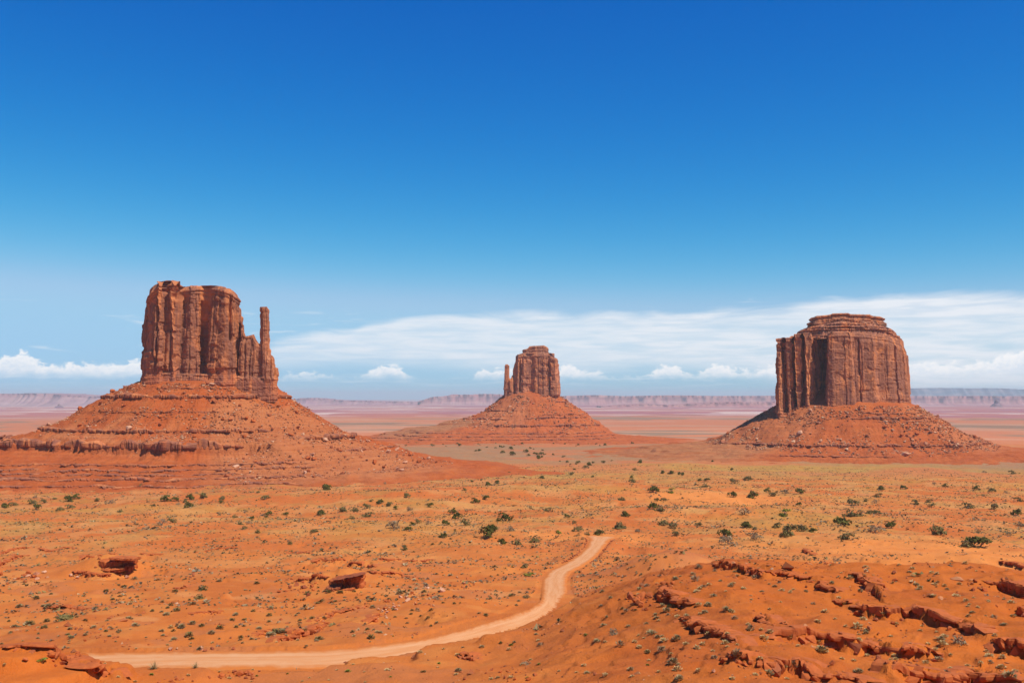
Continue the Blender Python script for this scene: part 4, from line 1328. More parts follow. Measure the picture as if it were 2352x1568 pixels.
rock_bands('west', [(9, 2.4, 1.2, -2.4, -0.3, 'rock_band'), (-2, 5.5, 2.6, -3.2, 0.15, 'rock_band'), (-20, 1.6, 1.0, -2.6, -1.0, 'rock_band'), (-42, 4.6, 2.2, -3.2, -0.75, 'rock_band'),
                    (-58, 9.5, 2.4, -3.2, -1.02, 'rock_band'), (-52, 5.5, 3.0, -0.62, 0.12, 'rock_band'), (-67, 3.2, 2.0, -0.45, 0.12, 'rock_band'), (-76, 2.6, 1.6, -3.1, -0.75, 'rock_band'),
                    (-80.5, 2.6, 1.7, -3.0, -0.7, 'rock_band'), (-84, 2.2, 1.4, -2.9, -1.1, 'rock_band'), (-87.5, 2.8, 1.8, -3.0, -0.8, 'rock_band'), (-92, 2.4, 1.6, -3.0, -0.95, 'rock_band')], M_CLIFF, 1000)
rock_bands('right', [(-32, 3.4, 1.8, -1.95, -0.75, 'rock_band'), (-40, 5.0, 2.4, -1.9, -0.55, 'rock_band'), (-45, 2.4, 1.5, -1.6, -0.7, 'rock_band'), (-52, 3.0, 2.0, -0.6, 0.1, 'rock_band'),
                     (-84, 4.6, 2.6, -3.0, 0.1, 'rock_band'), (-99, 3.6, 2.2, -2.3, -1.55, 'rock_band')], M_CLIFF, 1400)
rock_bands('east', [(-17, 4.5, 2.6, -1.0, 0.1, 'rock_band'), (-40, 4.5, 2.6, -3.2, -2.2, 'rock_band'), (-50, 3.8, 2.4, -1.5, -0.1, 'rock_band'), (-58, 5, 2.8, -1.7, -0.2, 'rock_band'), (-62, 5, 2.8, -3.1, -1.9, 'rock_band'),
                    (-78, 6, 3.4, -2.3, -0.2, 'rock_band'), (-96, 3.5, 2.2, -2.9, -0.4, 'rock_band'), (-103, 3.5, 2.4, -3.1, -0.3, 'rock_band'), (-109, 3.5, 2.4, -3.0, -0.5, 'rock_band')], M_CLIFF, 1800)


# ------------------------------------------------------------------ rock shapes
import bmesh


def rock_mesh(name, seed, mat, n=15, box=0.55, dims=(1, 1, 1)):
    """an angular stone about one unit across: the hull of a few scattered points"""
    g = np.random.default_rng(seed)
    d = g.normal(size=(n, 3)); d /= np.linalg.norm(d, axis=1, keepdims=True)
    sup = d / np.max(np.abs(d), axis=1, keepdims=True)
    p = 0.5 * (d * (1 - box) + sup * box) * g.uniform(0.82, 1.05, (n, 1)) * np.array(dims)
    bm = bmesh.new()
    vs = [bm.verts.new(q) for q in p]
    r = bmesh.ops.convex_hull(bm, input=vs)
    dead = [v for v in bm.verts if not v.link_faces]
    bmesh.ops.delete(bm, geom=dead, context='VERTS')
    me = bpy.data.meshes.new(name)
    bm.to_mesh(me); bm.free()
    me.materials.append(mat)
    return me


ROCKS = [rock_mesh('boulder', 900 + i, M_ROCK, 14 + i % 4, 0.35 + 0.06 * (i % 5)) for i in range(8)]
ROCKS_D = [rock_mesh('boulder', 930 + i, M_ROCK_DARK, 13 + i % 4, 0.4 + 0.05 * (i % 5)) for i in range(6)]
ROCKS_T = [rock_mesh('boulder', 950 + i, M_ROCK_TAN, 13 + i % 4, 0.4 + 0.05 * (i % 5)) for i in range(5)]
BLOCKS = [rock_mesh('rock_block', 970 + i, M_ROCK, 12, 0.96) for i in range(8)]
BLOCKS_D = [rock_mesh('rock_block', 985 + i, M_ROCK_DARK, 12, 0.96) for i in range(4)]


def gz1(x, y):
    return float(ground_z(np.array([x]), np.array([y]))[0])


LEDGE_LABELS = [
    'thin capped ledge on the brow of the ridge right of the road', 'short broken ledge stepping down right of the thin capped ledge', 'small ledge crowning the ridge tip below the sand',
    'knobbly ledge on the ridge just right of its tip', 'jagged dark ledge in the middle of the right ridge', 'long dark ledge running down right from below the sand flat',
    'big shadowed ledge on the ridge crest at the right edge', 'ledge below the crest at the right edge', 'short ledge in the middle of the right slope',
    'long blocky ledge slanting to the lower right, above the lowest big ledge', 'small dark outcrop at the left end of the lower ledges', 'longest blocky ledge across the lower right slope',
    'thin ledge curving down the left side of the right slope', 'thin low ledge near the bottom edge right of centre', 'line of tumbled blocks on the slope right of the road bend',
    'ledge at the right edge low down', 'lowest broken ledge along the bottom right edge', 'short ledge at the right edge half way up the slope',
    'upper ledge at the left edge of the valley floor', 'lower darker ledge at the left edge of the valley floor', 'faint ledge on the flat right of the overhanging rock',
    'tiny ledge on the far side of the left flat', 'ledge on the flat above the leaning slab', 'dark ledge just left of the leaning slab', 'small upper ledge left of the road above the pale track',
    'stepped ledge rising to the right above the road on the left', 'curved ledge above the overhanging rock', 'row of stones on the bare sand above the road', 'small dark outcrop right of the overhanging rock',
    'flat ledge on the left flat near the leaning slab', 'dark ledge above and left of the leaning slab', 'shadowed ledge directly above the leaning slab', 'long faint ledge right of the leaning slab',
    'small ledge farthest up above the leaning slab', 'low ledge among stones left of the road bend', 'stepped ledge climbing toward the rubble left of the road', 'tilted outcrop below the rubble patch left of the road',
    'small crack ledge on the mound beside the road', 'ledge capping the mound that hides part of the road', 'rim of rounded blocks along the mound at the lower left corner',
    'ledge rising to the overhanging rock from the left', 'low ledge at the foot of the slope left of the overhanging rock', 'short ledge right of the overhanging rock',
    'ledge running into the leaning slab from the left', 'long ledge trailing right from below the leaning slab', 'ledge above the rubble streak left of the road', 'faint step in the bare ground near the big grey bush', 'rim of stones on the low mound in front of the road']


def ledge_face(pts, h, bs, root, p0, i):
    """the bed that breaks off: a jointed, overhanging lip with a hollow under it"""
    s = np.concatenate([[0], np.cumsum(np.linalg.norm(np.diff(pts[:, :2], axis=0), axis=1))])
    m = max(8, int(s[-1] / 0.3))
    q = np.linspace(0, s[-1], m)
    x = np.interp(q, s, pts[:, 0]); y = np.interp(q, s, pts[:, 1])
    ker = np.hanning(9)[1:-1]; ker /= ker.sum()
    xs = np.convolve(np.pad(x, 3, mode='reflect', reflect_type='odd'), ker, 'valid'); ys = np.convolve(np.pad(y, 3, mode='reflect', reflect_type='odd'), ker, 'valid')
    tx, ty = np.gradient(xs), np.gradient(ys)
    ln = np.hypot(tx, ty) + 1e-9
    nx, ny = ty / ln, -tx / ln                                   # down-slope
    zu = ground_z(xs - nx * 1.2, ys - ny * 1.2); zl = ground_z(xs + nx * 1.0, ys + ny * 1.0)
    end = sst(0, 0.14 * s[-1] + 0.8, q) * sst(0, 0.14 * s[-1] + 0.8, s[-1] - q)
    kb, tb, db, nb = columns(q, s[-1] + 0.5, 1.1 * bs, 3000 + i)
    g = np.random.default_rng(3100 + i)
    out = 0.50 + g.normal(0, 0.42, nb)[kb] + g.normal(0, 0.35, nb)[kb] * (tb - 0.5) - 0.7 * np.exp(-(db / 0.12) ** 2) + 0.12 * noise2(q * 2.2, q * 0, 31)
    out = out * (0.35 + 0.65 * end) * min(1.0, 0.5 + 0.4 * h)
    up = (0.15 * g.normal(0, 1, nb)[kb]) * end
    th = np.clip((zu - zl) * 0.62, 0.30 * h, 0.72 * h) * g.uniform(0.7, 1.15, nb)[kb] * (0.3 + 0.7 * end)
    rows = [(-2.4, -0.10, 0), (-0.9, 0.05, 0), (0.55, 0.03, 0), (1.0, -0.10, 0.10), (1.02, 0.0, 0.55), (0.8, 0.0, 0.85), (-1.1, 0.0, 1.0), (-1.0, -0.3, 1.6), (-0.2, -0.8, 1.9)]
    V = []
    for ro, dz, f in rows:
        o = out * ro if ro > -0.85 else np.full(m, ro)
        V.append(np.stack([xs + nx * o - p0[0], ys + ny * o - p0[1], zu + up * (ro > -2) + dz - f * th - p0[2]], 1))
    obj('ledge_face', mesh_np('ledge_face', np.concatenate(V), grid_faces(len(rows), m), M_ROCK, False), root)


def build_ledges():
    for i, (pts, h, bs) in enumerate(LEDGE_WORLD):
        p0 = pts[0].copy(); p0[2] = gz1(p0[0], p0[1])
        root = obj('rock_ledge', None, loc=tuple(p0), label=LEDGE_LABELS[LEDGE_ID[i]], cat='rock ledge', group='broken rock ledges of the valley floor')
        s = np.concatenate([[0], np.cumsum(np.linalg.norm(np.diff(pts[:, :2], axis=0), axis=1))])
        q = 0.0
        spots = []
        while q < s[-1]:
            w = bs * rng.uniform(0.7, 1.7)
            if rng.uniform() > 0.30:
                spots.append((q + 0.5 * w, w))
            q += w * 0.82
        ledge_face(pts, h, bs, root, p0, i)
        if not spots:
            continue
        x = np.interp([a[0] for a in spots], s, pts[:, 0]); y = np.interp([a[0] for a in spots], s, pts[:, 1])
        x2 = np.interp([a[0] + 0.5 for a in spots], s, pts[:, 0]); y2 = np.interp([a[0] + 0.5 for a in spots], s, pts[:, 1])
        x1 = np.interp([a[0] - 0.5 for a in spots], s, pts[:, 0]); y1 = np.interp([a[0] - 0.5 for a in spots], s, pts[:, 1])
        ang = np.arctan2(y2 - y1, x2 - x1)
        nx, ny = -np.sin(ang), np.cos(ang)                       # up-slope
        zu = ground_z(x + nx * 1.3, y + ny * 1.3); zl = ground_z(x - nx * 0.9, y - ny * 0.9)
        for j, (qq, w) in enumerate(spots):
            end = min(1.0, 0.35 + 4.0 * min(qq, s[-1] - qq) / max(s[-1], 1))
            low = rng.uniform() < 0.4
            top = zu[j] + rng.uniform(-0.12, 0.10) - (0.45 * h if low else 0)
            hh = min(max(0.5, (top - zl[j]) + 0.45), 1.25 * h + 0.4) * (0.6 + 0.4 * end)
            dep = w * rng.uniform(0.9, 1.5) + 0.5
            k = rng.uniform(-0.18, 0.25) - (0.7 if low else 0)
            loc = (x[j] + nx[j] * (0.35 * dep - 0.35 + k) - p0[0], y[j] + ny[j] * (0.35 * dep - 0.35 + k) - p0[1], top - 0.5 * hh + 0.06 - p0[2])
            me = BLOCKS[rng.integers(len(BLOCKS))] if rng.uniform() > 0.25 else BLOCKS_D[rng.integers(len(BLOCKS_D))]
            obj('rock_block', me, root, loc, (rng.normal(0, .07), rng.normal(0, .07), ang[j] + rng.normal(0, .22)), (w * 1.12, dep, hh))


build_ledges()


# ------------------------------------------------------------------ overhanging rocks on the flat
def slab(name, outline, z0, z1, undercut, seed, parent, mat, tilt=(0, 0)):
    """an irregular plate: outline in the plane, narrowing below"""
    p = np.asarray(outline, float)
    for _ in range(2):
        q = np.roll(p, -1, 0)
        p = np.stack([0.78 * p + 0.22 * q, 0.22 * p + 0.78 * q], 1).reshape(-1, 2)
    q = np.concatenate([p, p[:1]]); sl = np.concatenate([[0], np.cumsum(np.linalg.norm(np.diff(q, axis=0), axis=1))])
    t = np.linspace(0, sl[-1], 90, endpoint=False)
    p = np.stack([np.interp(t, sl, q[:, 0]), np.interp(t, sl, q[:, 1])], 1)
    n = len(p); c = p.mean(0)
    rad = np.linalg.norm(p - c, axis=1, keepdims=True); di = (p - c) / rad
    kb, tb, db, nb = columns(t, sl[-1], 1.3, seed + 50)
    g = np.random.default_rng(seed)
    jag = (g.normal(0, 0.28, nb)[kb] - 0.35 * np.exp(-(db / 0.2) ** 2))
    rows = [(0.0, 0.0), (undercut * 0.75, 0.0), (undercut, 0.10)] + [(undercut + (1 - undercut) * min(1, (h - 0.1) / 0.4) ** 0.5, h) for h in (0.2, 0.3, 0.4, 0.5, 0.6, 0.7, 0.8, 0.9)] + [(0.97, 0.97), (0.86, 1.0), (0.5, 1.03), (0.0, 1.04)]
    V = []
    for i, (f, h) in enumerate(rows):
        lay = 0.22 * g.normal() if 0.15 < h < 0.95 else 0
        nz = noise2(p[:, 0] * 0.9 + seed, p[:, 1] * 0.9 + h * 5, seed)
        a = c + di * np.maximum(rad * f + (f > 0.3) * (jag + lay + 0.35 * nz)[:, None], 0)
        z = z0 + (z1 - z0) * h + 0.18 * nz * (h > 0.1) * (z1 - z0) ** 0.5 + tilt[0] * (a[:, 0] - c[0]) + tilt[1] * (a[:, 1] - c[1])
        V.append(np.stack([a[:, 0], a[:, 1], z], 1))
    me = mesh_np(name, np.concatenate(V), grid_faces(len(rows), n, True), mat, False)
    return obj(name, me, parent)


def overhang_rocks():
    b = unproject([P(200, 1320, 1010, 770, .10204)], ground_z)[0]
    print('OVER', b)
    root = obj('overhanging_rock', None, loc=(b[0], b[1], b[2] - 0.3), label='dark overhanging rock shelf with deep shadow beneath, on the left flat', cat='rock')
    slab('upper_shelf', [(-5.8, 0.5), (-4, -1.6), (0, -2.6), (3.0, -3.1), (4.9, -2.2), (5.0, 0.8), (3.8, 4), (0, 6), (-5, 5)], 5.2, 6.2, 0.95, 3, root, M_ROCK, (-0.02, -0.02))
    slab('lower_shelf', [(-2.2, 1), (-0.4, -0.3), (2.0, -0.9), (3.9, -0.4), (4.2, 1.8), (2, 4), (-2, 4)], 2.9, 3.6, 0.9, 5, root, M_ROCK_DARK, (0.04, 0.0))
    slab('neck', [(-1.0, 1.6), (0.6, 0.9), (2.2, 1.0), (2.8, 2.0), (2, 4), (-1, 4)], -0.5, 3.6, 0.9, 7, root, M_ROCK_DARK)
    slab('foot_slab', [(-9.0, 0.6), (-6, -1.9), (-2.4, -2.4), (0.8, -1.4), (1.0, 2), (-2, 5), (-8, 5)], 0.7, 2.6, 0.72, 9, root, M_ROCK, (0.10, 0.12))
    slab('back_bank', [(-12, 3), (-7, 0.4), (-2, 0.6), (2.2, 2.2), (2.5, 8), (-4, 11), (-12, 9)], -1.0, 4.9, 1.0, 11, root, M_ROCK, (0.05, 0.06))
    bo = obj('boulder', ROCKS_T[1], None, (b[0] + 2.3, b[1] - 2.9, gz1(b[0] + 2.3, b[1] - 2.9) + 0.55), (0.2, 0.1, 0.5), (1.5, 1.3, 1.5),
             'rounded pale boulder standing in the shadow under the overhanging rock', 'boulder')
    b = unproject([P(780, 1340, 470, 690, .14029)], ground_z)[0]
    print('LEAN', b)
    root = obj('leaning_slab', None, loc=(b[0], b[1], b[2] - 0.3), label='tilted dark rock slab over a black hollow, left of the road', cat='rock')
    slab('roof_slab', [(-4.6, -0.6), (-1.5, -2.2), (2.4, -2.6), (5.2, -1.2), (5.4, 2), (3, 5), (-3, 4.5)], 3.5, 4.2, 0.95, 23, root, M_ROCK_DARK, (0.20, -0.02))
    slab('back_bank', [(-6, 2.2), (-1, 2.4), (4.2, 2.8), (5.6, 4.5), (3, 8), (-4, 8), (-7, 5)], -1.0, 3.2, 1.0, 25, root, M_ROCK, (0.14, 0.10))
    slab('foot_slab', [(-6.5, 0), (-4.4, -1.7), (-2.2, -1.9), (-1.6, 0.6), (-3, 3), (-6, 3)], -0.4, 1.1, 0.8, 27, root, M_ROCK_DARK, (0.12, 0.1))
    slab('fallen_slab', [(-1.6, -1.9), (0.6, -2.7), (3.2, -2.3), (3.0, -1.2), (0.4, -0.8)], -0.3, 0.75, 0.85, 29, root, M_ROCK, (0.08, 0.25))


overhang_rocks()


# ------------------------------------------------------------------ loose boulders
QUEUE = []
HUE = {'r': 'rust red', 'd': 'dark brown', 't': 'pale tan'}


def boulder(p, size, kind, label, group, sink=0.18):
    if p[1] < 700 and road_info(np.array([p[0]]), np.array([p[1]]))[0][0] < 0.35:
        return
    QUEUE.append((size / np.hypot(p[0], p[1]), p, size, kind, label, group, sink))


def place_boulders(limit=285):
    QUEUE.sort(key=lambda q: -q[0])
    V = []; F = []; C = []; off = 0
    for i, (ap, p, size, kind, label, group, sink) in enumerate(QUEUE):
        lib = {'r': ROCKS, 'd': ROCKS_D, 't': ROCKS_T}[kind]
        s = size * np.array([rng.uniform(0.8, 1.4), rng.uniform(0.8, 1.2), rng.uniform(0.55, 0.95)])
        me = lib[rng.integers(len(lib))]
        loc = np.array((p[0], p[1], p[2] + s[2] * (0.5 - sink)))
        rot = (rng.normal(0, .25), rng.normal(0, .25), rng.uniform(0, 6.28))
        if i < limit:
            grade = 'large ' if i < 70 else ('' if i < 180 else 'small ')
            obj('boulder', me, None, tuple(loc), rot, tuple(s), grade + HUE[kind] + ' ' + label, 'boulder', group)
            continue
        from mathutils import Euler
        M = np.array(Euler(rot).to_matrix())
        v = np.array([q.co[:] for q in me.vertices]) * s @ M.T + loc
        f = np.array([q.vertices[:] for q in me.polygons])
        V.append(v); F.append(f + off); off += len(v)
        C.append(np.tile({'r': (0.44, 0.105, 0.03), 'd': (0.30, 0.08, 0.035), 't': (0.54, 0.26, 0.13)}[kind], (len(v), 1)) * rng.uniform(0.8, 1.15))
    obj('rubble', mesh_np('rubble', np.concatenate(V), np.concatenate(F), M_RUBBLE, False, np.concatenate(C)), kind='stuff', label='smaller loose stones strewn over the flats and slopes')


def patch(en, cx, cy, sx, sy, n, s0, s1, kinds, label, group):
    uv = [P(en[0], en[1], cx + rng.normal(0, sx), cy + rng.normal(0, sy), en[2]) for _ in range(n)]
    pts = unproject(uv, ground_z, n=450)
    med = np.median(np.linalg.norm(pts[:, :2], axis=1))
    for p in pts:
        if abs(np.linalg.norm(p[:2]) - med) < 45:
            boulder(p, s0 * (s1 / s0) ** (rng.uniform() ** 2), kinds[rng.integers(len(kinds))], label, group)


patch(S7, 170, 985, 75, 32, 34, 0.4, 1.5, 'rrd', 'boulder in the stony spill right of the road bend', 'boulders right of the road bend')
patch(S7, 290, 890, 30, 14, 9, 0.4, 1.1, 'rd', 'stone in the small cluster above the stony spill', 'small cluster above the stony spill')
patch(S5, 900, 745, 70, 14, 14, 0.4, 1.2, 'rd', 'stone fallen in front of the overhanging rock', 'stones before the overhanging rock')
patch(S6, 380, 770, 70, 14, 14, 0.4, 1.1, 'rd', 'stone fallen in front of the leaning slab', 'stones before the leaning slab')
patch(S6, 850, 800, 75, 36, 46, 0.5, 1.9, 'ttr', 'slab in the rubble patch left of the road bend', 'rubble patch left of the road bend')
patch(S6, 630, 872, 48, 24, 30, 0.4, 1.3, 'ttr', 'stone in the lower rubble streak left of the road', 'lower rubble streak')
patch(S6, 1120, 720, 60, 30, 24, 0.4, 1.2, 'tr', 'stone scattered on the bank just left of the road', 'stones on the bank left of the road')
patch(S6, 90, 730, 75, 42, 34, 0.6, 2.0, 'rrd', 'boulder left of the leaning slab', 'boulders left of the leaning slab')
patch(S5, 200, 760, 85, 26, 30, 0.9, 2.6, 'rtr', 'boulder in the pile at the left edge', 'boulder pile at the left edge')
patch(S5, 560, 755, 38, 18, 13, 0.7, 1.8, 'rt', 'boulder in the small pile left of the overhanging rock', 'small pile left of the overhanging rock')
patch(S5, 740, 660, 55, 45, 16, 0.5, 1.3, 'rd', 'stone on the slope beside the overhanging rock', 'stones beside the overhanging rock')
patch(S5, 1390, 762, 22, 9, 7, 0.8, 1.7, 'd', 'block in the lone heap right of the overhanging rock', 'lone dark heap')
patch(S5, 740, 1190, 70, 16, 18, 0.4, 1.1, 'r', 'stone in the low outcrop on the bare sand', 'low outcrop on the bare sand')
patch(S5, 560, 1120, 40, 14, 10, 0.3, 0.8, 'rd', 'stone near the big grey bush at lower left', 'stones near the big grey bush')
patch(S5, 1380, 1280, 150, 8, 9, 0.4, 1.0, 'dt', 'stone beside the far edge of the road', 'stones beside the road')
patch(S5, 1700, 1450, 95, 26, 34, 0.3, 1.1, 'rrd', 'stone in the heap in front of the road at the bottom edge', 'stone heap at the bottom edge')
patch(S5, 400, 1340, 95, 26, 18, 0.5, 1.3, 'r', 'rounded stone on the mound in the lower left corner', 'stones on the lower left mound')
patch(S5, 1200, 1490, 70, 16, 10, 0.3, 0.9, 'r', 'stone in the dip beside the lower left mound', 'stones in the dip by the lower left mound')
patch(S6, 1480, 1300, 150, 30, 30, 0.2, 0.7, 'rrd', 'stone low on the slope below the road', 'small stones below the road')
patch(S7, 1480, 900, 90, 38, 26, 0.3, 0.9, 'rrd', 'fallen block under the jagged ledge of the right ridge', 'fallen blocks under the jagged ledge')
patch(S7, 2080, 900, 75, 26, 22, 0.3, 0.9, 'rrd', 'fallen stone between the two ledges at far right', 'fallen stones at far right')
patch(S7, 1640, 1130, 160, 26, 22, 0.25, 0.8, 'rd', 'stone between the two long lower ledges', 'stones between the long ledges')
patch(S7, 1700, 1330, 240, 22, 26, 0.25, 0.8, 'rd', 'stone just below the longest blocky ledge', 'stones below the longest ledge')
patch(S7, 950, 960, 220, 60, 24, 0.15, 0.5, 'rd', 'stone on the smooth upper slope of the right ridge', 'small stones on the upper ridge slope')
patch(S7, 740, 1395, 130, 20, 14, 0.15, 0.45, 'tr', 'stone near the bottom edge right of centre', 'small stones at the bottom edge')


def road_stones():
    g = np.random.default_rng(5)
    L = len(RC)
    for side, a, b, cnt, lab, grp in ((0, 0.715, 0.80, 26, 'stone in the low wall along the left edge of the road bend', 'stones walling the road bend'),
                                      (0, 0.80, 0.985, 26, 'stone on the left verge of the upper road', 'stones on the upper left verge'),
                                      (1, 0.72, 0.97, 38, 'stone on the right verge of the upper road', 'stones on the upper right verge')):
        for q in range(cnt):
            i = int((a + (b - a) * (q + g.uniform(-.4, .4)) / cnt) * (L - 1))
            e = (RA, RB)[side][i]; d = (e - RC[i]) / (np.linalg.norm(e - RC[i]) + 1e-9)
            p = e + d * (0.5 + abs(g.normal(0, 0.5)))
            boulder((p[0], p[1], gz1(p[0], p[1])), g.uniform(0.5, 1.25), 'rrd'[q % 3], lab, grp)


road_stones()


def talus_boulders(key, n_big, n_small, smin, smax, where, tri_scale, labels, groups, seed):
    info, root = TALUS_INFO[key]
    th, rho, rc, z, X, Y = info
    g = np.random.default_rng(seed)
    front = np.nonzero((th > -3.2) & (th < 0.06))[0]
    def pick(n):
        out = []
        while len(out) < n:
            j = front[g.integers(len(front))]; i = g.integers(len(rho))
            if rho[i] < 6 or rho[i] > where(th[j]):
                continue
            dens = 0.12 + 0.88 * (noise2(np.array([X[i, j] / 40]), np.array([Y[i, j] / 40]), seed)[0] > 0.05)
            if th[j] > -1.3: dens += 0.35
            if g.uniform() < dens * 0.7:
                out.append((i, j))
        return out
    for (i, j) in pick(n_big):
        side = 0 if th[j] < -1.25 else 1
        sz = smin + (smax - smin) * g.uniform() ** 2.6
        kd = 'rrdt'[g.integers(4)]
        boulder((X[i, j], Y[i, j], z[i, j]), sz, kd, labels[side], groups[side], 0.1)
    # the finer debris, too much to count
    base = [(np.array([v.co[:] for v in m.vertices]), np.array([p.vertices[:] for p in m.polygons if len(p.vertices) == 3])) for m in (ROCKS[0], ROCKS[2], ROCKS_D[1])]
    V = []; F = []; C = []; off = 0
    pal = [(0.48, 0.16, 0.065), (0.36, 0.11, 0.05), (0.26, 0.085, 0.045), (0.60, 0.33, 0.19), (0.52, 0.21, 0.10)]
    for (i, j) in pick(n_small):
        v, f = base[g.integers(3)]
        s = tri_scale * g.lognormal(0, 0.4)
        a = g.uniform(0, 6.28); ca, sa = math.cos(a), math.sin(a)
        q = v * s * np.array([1.2, 0.9, 0.75])
        q = np.stack([q[:, 0] * ca - q[:, 1] * sa, q[:, 0] * sa + q[:, 1] * ca, q[:, 2]], 1)
        jx = g.normal(0, 1.2, 2)
        V.append(q + np.array([X[i, j] + jx[0], Y[i, j] + jx[1], z[i, j] + 0.15 * s])); F.append(f + off); off += len(v)
        k = g.integers(5)
        if 86 < rho[i] < 126 and th[j] < -1.35 and g.uniform() < 0.55: k = 3
        C.append(np.tile(pal[k], (len(v), 1)))
    obj('rubble', mesh_np('rubble', np.concatenate(V), np.concatenate(F), M_RUBBLE, False, np.concatenate(C)), root, kind='stuff')


talus_boulders('west', 210, 6400, 2.2, 7.5, lambda t: 230 if t > -1.2 else 125, 1.3,
               ('boulder on the left and front slope of the spired left butte', 'boulder in the rockfall on the right slope of the spired left butte'),
               ('boulders on the front slope of the left butte', 'boulders on the right slope of the left butte'), 71)
talus_boulders('right', 150, 4600, 2.6, 8.5, lambda t: 140, 2.1,
               ('boulder on the left slope of the flat topped right butte', 'boulder on the right slope of the flat topped right butte'),
               ('boulders on the left slope of the right butte', 'boulders on the right slope of the right butte'), 81)
talus_boulders('east', 45, 1500, 3.5, 9.0, lambda t: 150, 2.6,
               ('boulder on the left slope of the distant middle butte', 'boulder on the right slope of the distant middle butte'),
               ('boulders on the left slope of the middle butte', 'boulders on the right slope of the middle butte'), 91)


def pebbles():
    """small broken stone strewn over the near slopes"""
    g = np.random.default_rng(404)
    n = 16000
    r = np.sqrt(g.uniform(88 ** 2, 330 ** 2, n)); a = g.uniform(R(-29), R(29), n)
    x, y = r * np.sin(a), r * np.cos(a)
    U = U_of(x, y)
    nz = fbm2(x / 12, y / 12, 3, 405)
    p = sst(0.05, 0.45, nz) * np.where((U > 1150) & (r < 235), 1.0, 0.5)
    # thicker just below the ledges
    for pts, h, bs in LEDGE_WORLD:
        c = pts[:, :2].mean(0)
        k = np.nonzero((np.abs(x - c[0]) < 40) & (np.abs(y - c[1]) < 40))[0]
        if len(k):
            q = np.min((x[k, None] - pts[None, :, 0]) ** 2 + (y[k, None] - pts[None, :, 1] + 1.2) ** 2, 1)
            p[k] = np.maximum(p[k], 0.9 * np.exp(-q / 6.0))
    d, _ = road_info(x, y)
    ok = (g.uniform(size=n) < p) & (d > 0.3)
    x, y, r = x[ok], y[ok], r[ok]; n = len(x)
    z = ground_z(x, y)
    s = 0.17 * g.lognormal(0, 0.45, n) * np.clip(r / 150, 0.8, 1.6)
    o = np.array([(1, 0, 0), (-1, 0, 0), (0, 1, 0), (0, -1, 0), (0, 0, 1), (0, 0, -1)], float)
    f = np.array([(0, 2, 4), (2, 1, 4), (1, 3, 4), (3, 0, 4), (2, 0, 5), (1, 2, 5), (3, 1, 5), (0, 3, 5)])
    th = g.uniform(0, 6.28, n); c_, s_ = np.cos(th), np.sin(th)
    v = o[None] * g.uniform(0.5, 1.4, (n, 6, 3)) * s[:, None, None] + g.normal(0, .25, (n, 6, 3)) * s[:, None, None]
    v = np.stack([v[..., 0] * c_[:, None] - v[..., 1] * s_[:, None], v[..., 0] * s_[:, None] + v[..., 1] * c_[:, None], v[..., 2] * 0.7], -1)
    v = v + np.stack([x, y, z + 0.1 * s], -1)[:, None]
    F = (f[None] + 6 * np.arange(n)[:, None, None]).reshape(-1, 3)
    pal = np.array([(0.44, 0.11, 0.03), (0.34, 0.08, 0.024), (0.25, 0.065, 0.024), (0.52, 0.19, 0.075), (0.58, 0.30, 0.16)])
    C = np.repeat(pal[g.choice(5, n, p=[.35, .3, .2, .1, .05])], 6, 0)
    obj('gravel', mesh_np('gravel', v.reshape(-1, 3), F, M_RUBBLE, False, C), kind='stuff', label='small broken red stone strewn over the nearer slopes')


place_boulders()
pebbles()

# ------------------------------------------------------------------ plants
def leaf_tris(centers, normals, size, g, aspect=1.6):
    n = len(centers)
    a = g.normal(size=(n, 3)); a -= (a * normals).sum(1, keepdims=True) * normals * 0.6
    a /= np.linalg.norm(a, axis=1, keepdims=True)
    b = np.cross(normals, a); b /= np.linalg.norm(b, axis=1, keepdims=True) + 1e-9
    s = size * g.uniform(0.6, 1.3, (n, 1))
    V = np.stack([centers - a * s * 0.5, centers + a * s * 0.5, centers + b * s * aspect * 0.6], 1).reshape(-1, 3)
    return V, np.arange(3 * n).reshape(-1, 3)


def crown_mesh(name, seed, mat, n=260, lobes=6, flat=0.9, spread=0.34, size=0.17, lift=0.30):
    """foliage about one unit wide: leaf sprays over several uneven lobes, with gaps"""
    g = np.random.default_rng(seed)
    cs = np.stack([g.normal(0, spread * 0.6, lobes), g.normal(0, spread * 0.6, lobes), lift + g.normal(0, 0.11, lobes)], 1)
    cs[:, 2] -= 0.25 * np.hypot(cs[:, 0], cs[:, 1])
    rs = g.uniform(0.17, 0.32, lobes)
    k = g.integers(lobes, size=n)
    d = g.normal(size=(n, 3)); d /= np.linalg.norm(d, axis=1, keepdims=True)
    d[:, 2] = np.where(d[:, 2] < -0.3, -0.4 * d[:, 2], d[:, 2])
    d /= np.linalg.norm(d, axis=1, keepdims=True)
    c = cs[k] + d * rs[k][:, None] * np.array([1.15, 1.15, flat]) * g.uniform(0.55, 1.05, (n, 1)) ** 0.6
    c[:, 2] = np.maximum(c[:, 2], 0.06)
    V, F = leaf_tris(c, d + 0.35 * g.normal(size=(n, 3)), size, g, 1.2)
    V[:, 2] = np.maximum(V[:, 2], 0.0)
    return mesh_np(name, V, F, mat, False)


def stick(a, b, r0, r1, k=5):
    a = np.array(a, float); b = np.array(b, float)
    t = b - a; t /= np.linalg.norm(t) + 1e-9
    u = np.cross(t, (0.3, 0.9, 0.2)); u /= np.linalg.norm(u); w = np.cross(t, u)
    an = np.linspace(0, 2 * math.pi, k, endpoint=False)
    ring = np.cos(an)[:, None] * u + np.sin(an)[:, None] * w
    V = np.concatenate([a + ring * r0, b + ring * r1])
    return V, grid_faces(2, k, True)


